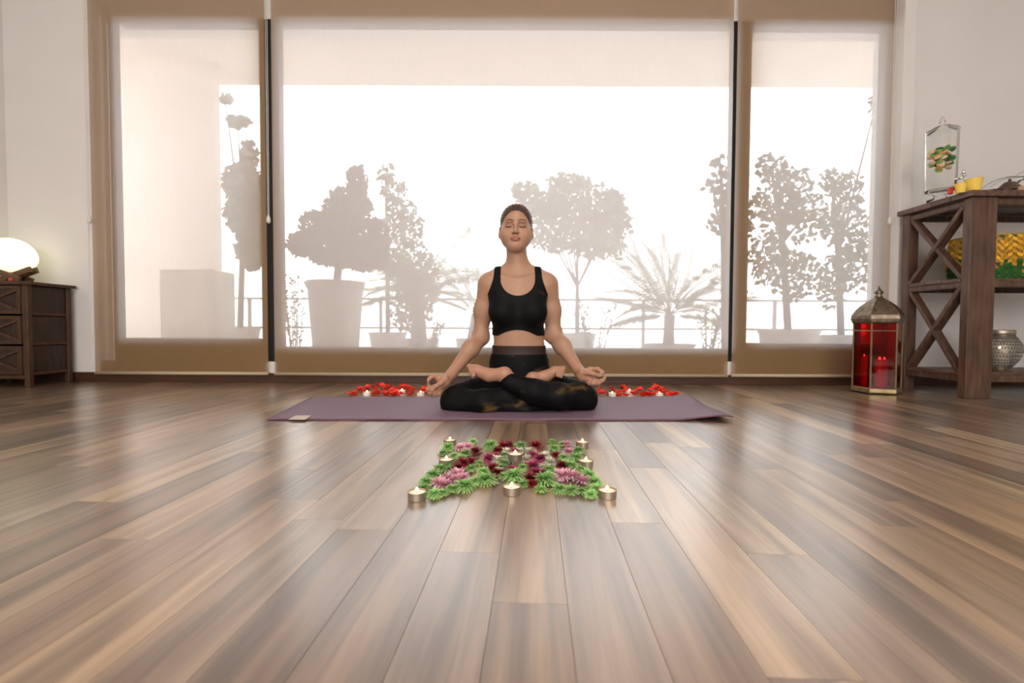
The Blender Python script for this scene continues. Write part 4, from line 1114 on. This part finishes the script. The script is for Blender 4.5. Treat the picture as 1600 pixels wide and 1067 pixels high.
skin = np.array([.40, .225, .145])
def body_col(P):
    L = (P - hc) @ HRn   # head frame
    col = np.tile(skin, (len(P), 1))
    x, y, z = L[:, 0], L[:, 1], L[:, 2]; front = (y < -.05) & (np.abs(z) < .12)
    def blend(mask, c, amt=1.0):
        m = (mask * amt)[:, None]; col[:] = col * (1 - m) + np.array(c) * m
    lips = np.clip(1.35 - np.sqrt((x / .0205) ** 2 + ((z + .0605) / .0085) ** 2), 0, .35) / .35 * front
    blend(lips, (.32, .11, .08), .8)
    seam = np.clip(1 - np.abs(z + .0605) / .0022, 0, 1) * (np.abs(x) < .018) * front; blend(seam, (.16, .05, .04), .8)
    for s in (-1, 1):
        xx = x * s
        # brow: arch from .012 to .048
        bz = .0185 + .006 * np.sin(np.clip((xx - .010) / .038, 0, 1) * PI * .8); br_ = np.clip(1.4 - np.abs(z - bz) / .0040, 0, 1) * np.clip((xx - .009) / .004, 0, 1) * np.clip((.050 - xx) / .008, 0, 1) * front
        blend(br_, (.08, .035, .022), .95)
        lz = -.0085 + .003 * ((xx - .030) / .015) ** 2; la_ = np.clip(1.4 - np.abs(z - lz) / .0028, 0, 1) * (np.abs(xx - .031) < .0165) * front
        blend(la_, (.04, .02, .015), .95)
        lid_ = np.clip(1.2 - np.sqrt(((xx - .030) / .018) ** 2 + ((z - .001) / .010) ** 2), 0, .4) / .4 * front; blend(lid_, (.26, .12, .08), .6)
        ch = np.clip(1 - np.sqrt(((xx - .040) / .022) ** 2 + ((z + .032) / .020) ** 2), 0, 1) * front; blend(ch, (.55, .22, .15), .35)
        blend(((xx > .006) & (xx < .012) & (np.abs(z + .040) < .0022) & (y < -.085)).astype(float), (.15, .06, .05), .7)
    # warmer hands and feet
    hf = ((P[:, 2] < at(800, 560, 2.0).z)).astype(float); blend(hf, (.43, .21, .14), .6)
    return np.concatenate([col, np.ones((len(P), 1))], 1)
def skin_mat():
    m, t, p = new_mat('skin'); a = t.nodes.new('ShaderNodeAttribute'); a.attribute_name = 'Col'
    nz = t.nodes.new('ShaderNodeTexNoise'); nz.inputs['Scale'].default_value = 25; tcn = t.nodes.new('ShaderNodeTexCoord'); t.links.new(tcn.outputs['Object'], nz.inputs['Vector'])
    hs = t.nodes.new('ShaderNodeHueSaturation'); mr = t.nodes.new('ShaderNodeMapRange'); mr.inputs['To Min'].default_value = .94; mr.inputs['To Max'].default_value = 1.06
    t.links.new(nz.outputs['Fac'], mr.inputs[0]); t.links.new(mr.outputs[0], hs.inputs['Value']); t.links.new(a.outputs['Color'], hs.inputs['Color']); t.links.new(hs.outputs[0], p.inputs['Base Color'])
    p.inputs['Roughness'].default_value = .45; p.inputs['Specular IOR Level'].default_value = .4
    p.inputs['Subsurface Weight'].default_value = .0
    return m
def cloth_mat(name, base, spots, thr=.62, scale=9, rough=.6):
    m, t, p = new_mat(name); p.inputs['Roughness'].default_value = rough; p.inputs['Specular IOR Level'].default_value = .12
    tcn = t.nodes.new('ShaderNodeTexCoord'); mp = t.nodes.new('ShaderNodeMapping'); mp.inputs['Rotation'].default_value = (0, .6, .3); mp.inputs['Scale'].default_value = (1, 1, 2.2)
    nz = t.nodes.new('ShaderNodeTexNoise'); nz.inputs['Scale'].default_value = scale; nz.inputs['Detail'].default_value = 3
    n2 = t.nodes.new('ShaderNodeTexNoise'); n2.inputs['Scale'].default_value = 5
    t.links.new(tcn.outputs['Object'], mp.inputs[0]); t.links.new(mp.outputs[0], nz.inputs['Vector']); t.links.new(tcn.outputs['Object'], n2.inputs['Vector'])
    r = t.nodes.new('ShaderNodeValToRGB'); r.color_ramp.elements[0].position = thr; r.color_ramp.elements[0].color = (*base, 1)
    e = r.color_ramp.elements[1]; e.position = thr + .06; e.color = (*spots[0], 1)
    e = r.color_ramp.elements.new(min(.99, thr + .13)); e.color = (*spots[1], 1)
    t.links.new(nz.outputs['Fac'], r.inputs[0]); t.links.new(r.outputs[0], p.inputs['Base Color'])
    return m
wm = empty('person', (float(pel[0]), TY, 0), label='woman in black sportswear sitting cross-legged with eyes closed and palms up on the mauve mat', cat='person')
def wlink(name, me, m_, **k):
    me.materials.append(m_); o = link(name, me, None, wm, **k); o.location = -Vector(wm.location); return o
wlink('body', nets(body.f, 'body', body_col), skin_mat())
# leggings up to the waistband
X_ = ax[0][:, None, None]; Y_ = ax[1][None, :, None]
zw1 = at(811, 554, TY - .08).z; zw2 = at(811, 540.5, TY - .08).z
lg = np.maximum(legs.f, (zz - zw1).astype(np.float32))
# black cuffs end cleanly: cut by planes at the ankles
def plane_cut(f, pt, nrm, rad):
    nrm = nrm / np.linalg.norm(nrm); d = (X_ - pt[0]) * nrm[0] + (Y_ - pt[1]) * nrm[1] + (zz - pt[2]) * nrm[2]
    near = np.sqrt((X_ - pt[0]) ** 2 + (Y_ - pt[1]) ** 2 + (zz - pt[2]) ** 2) < rad
    return np.where(near, np.maximum(f, d.astype(np.float32)), f)
cl_mat = cloth_mat('black_print_leggings', (.0035, .0035, .0042), [(.03, .020, .012), (.13, .085, .018)], .60, 7)
wlink('leggings', nets(lg, 'leggings'), cl_mat)
band = np.maximum(np.maximum(torso.f - .0045, (zz - zw2).astype(np.float32)), (zw1 - .004 - zz).astype(np.float32))
wlink('waistband', nets(band, 'waistband'), mat('waistband_fabric', (.028, .009, .008), .6, var=.1), label='dark maroon waistband')
# sports top
front = TY - .09
zl = lambda px, py: at(px, py, front).z
xc = at(809, 480, front).x
zbot_c = zl(809, 515.5); zbot_s = zl(809, 524.5)
xx = (X_ - xc)
low = zbot_s + (zbot_c - zbot_s) * np.clip(1 - (xx / .088) ** 2, 0, 1)
wgt = np.clip((zz - zl(809, 462)) / .035, 0, 1).astype(np.float32)
top_f = torso.f * (1 - wgt) + armtorso * wgt - .0042
reg = np.maximum(low - zz, -1.0)
# neckline: a deep scoop in front, shallower at the back
nz_ = zl(809, 462); rx = .079
scoop_f = np.sqrt((xx / rx) ** 2 + (np.minimum(zz - (nz_ + .078), 0) / .078) ** 2) - 1
scoop = scoop_f * .07
ua = np.clip((nz_ + .104 - zz) / .104, 0, 1.6); armcut = np.abs(xx) - (.110 + .034 * ua ** 1.5)
reg = np.maximum(reg, -scoop); reg = np.maximum(reg, armcut); reg = np.maximum(reg, zz - zl(809, 412))
top_f = np.maximum(top_f, reg.astype(np.float32))
wlink('sports_top', nets(top_f, 'sports_top'), cloth_mat('black_print_top', (.0035, .0035, .004), [(.02, .012, .012), (.22, .07, .03)], .66, 12))
# hair: a cap drawn back from the forehead, with a small bun
hair = Field()
hair.ell(Hp(0, .014, .026), (.0765, .096, .084), .01, HR)
hair.ell(Hp(0, .05, -.01), (.066, .06, .06), .03, HR)
hair.ell(Hp(.012, .075, .075), (.030, .030, .028), .012, HR)
Lx = HRn[0, 0] * (X_ - hc[0]) + HRn[1, 0] * (Y_ - hc[1]) + HRn[2, 0] * (zz - hc[2])
Ly = HRn[0, 1] * (X_ - hc[0]) + HRn[1, 1] * (Y_ - hc[1]) + HRn[2, 1] * (zz - hc[2])
Lz = HRn[0, 2] * (X_ - hc[0]) + HRn[1, 2] * (Y_ - hc[1]) + HRn[2, 2] * (zz - hc[2])
face = (np.sqrt((Lx / .0635) ** 2 + ((Lz + .010) / .080) ** 2) - 1) * .06
face = np.maximum(face, Ly - .0)
hf = np.maximum(hair.f, -face.astype(np.float32))
strand = .0009 * np.sin(np.arctan2(Lx, Lz + .02) * 46)
hf = hf + strand.astype(np.float32)
hf = np.maximum(hf, (-(Lz + .055)).astype(np.float32))
wlink('hair', nets(hf, 'hair'), mat('brown_hair', (.060, .028, .020), .45, var=.35, scale=30, stretch=(6, 1, 1)))
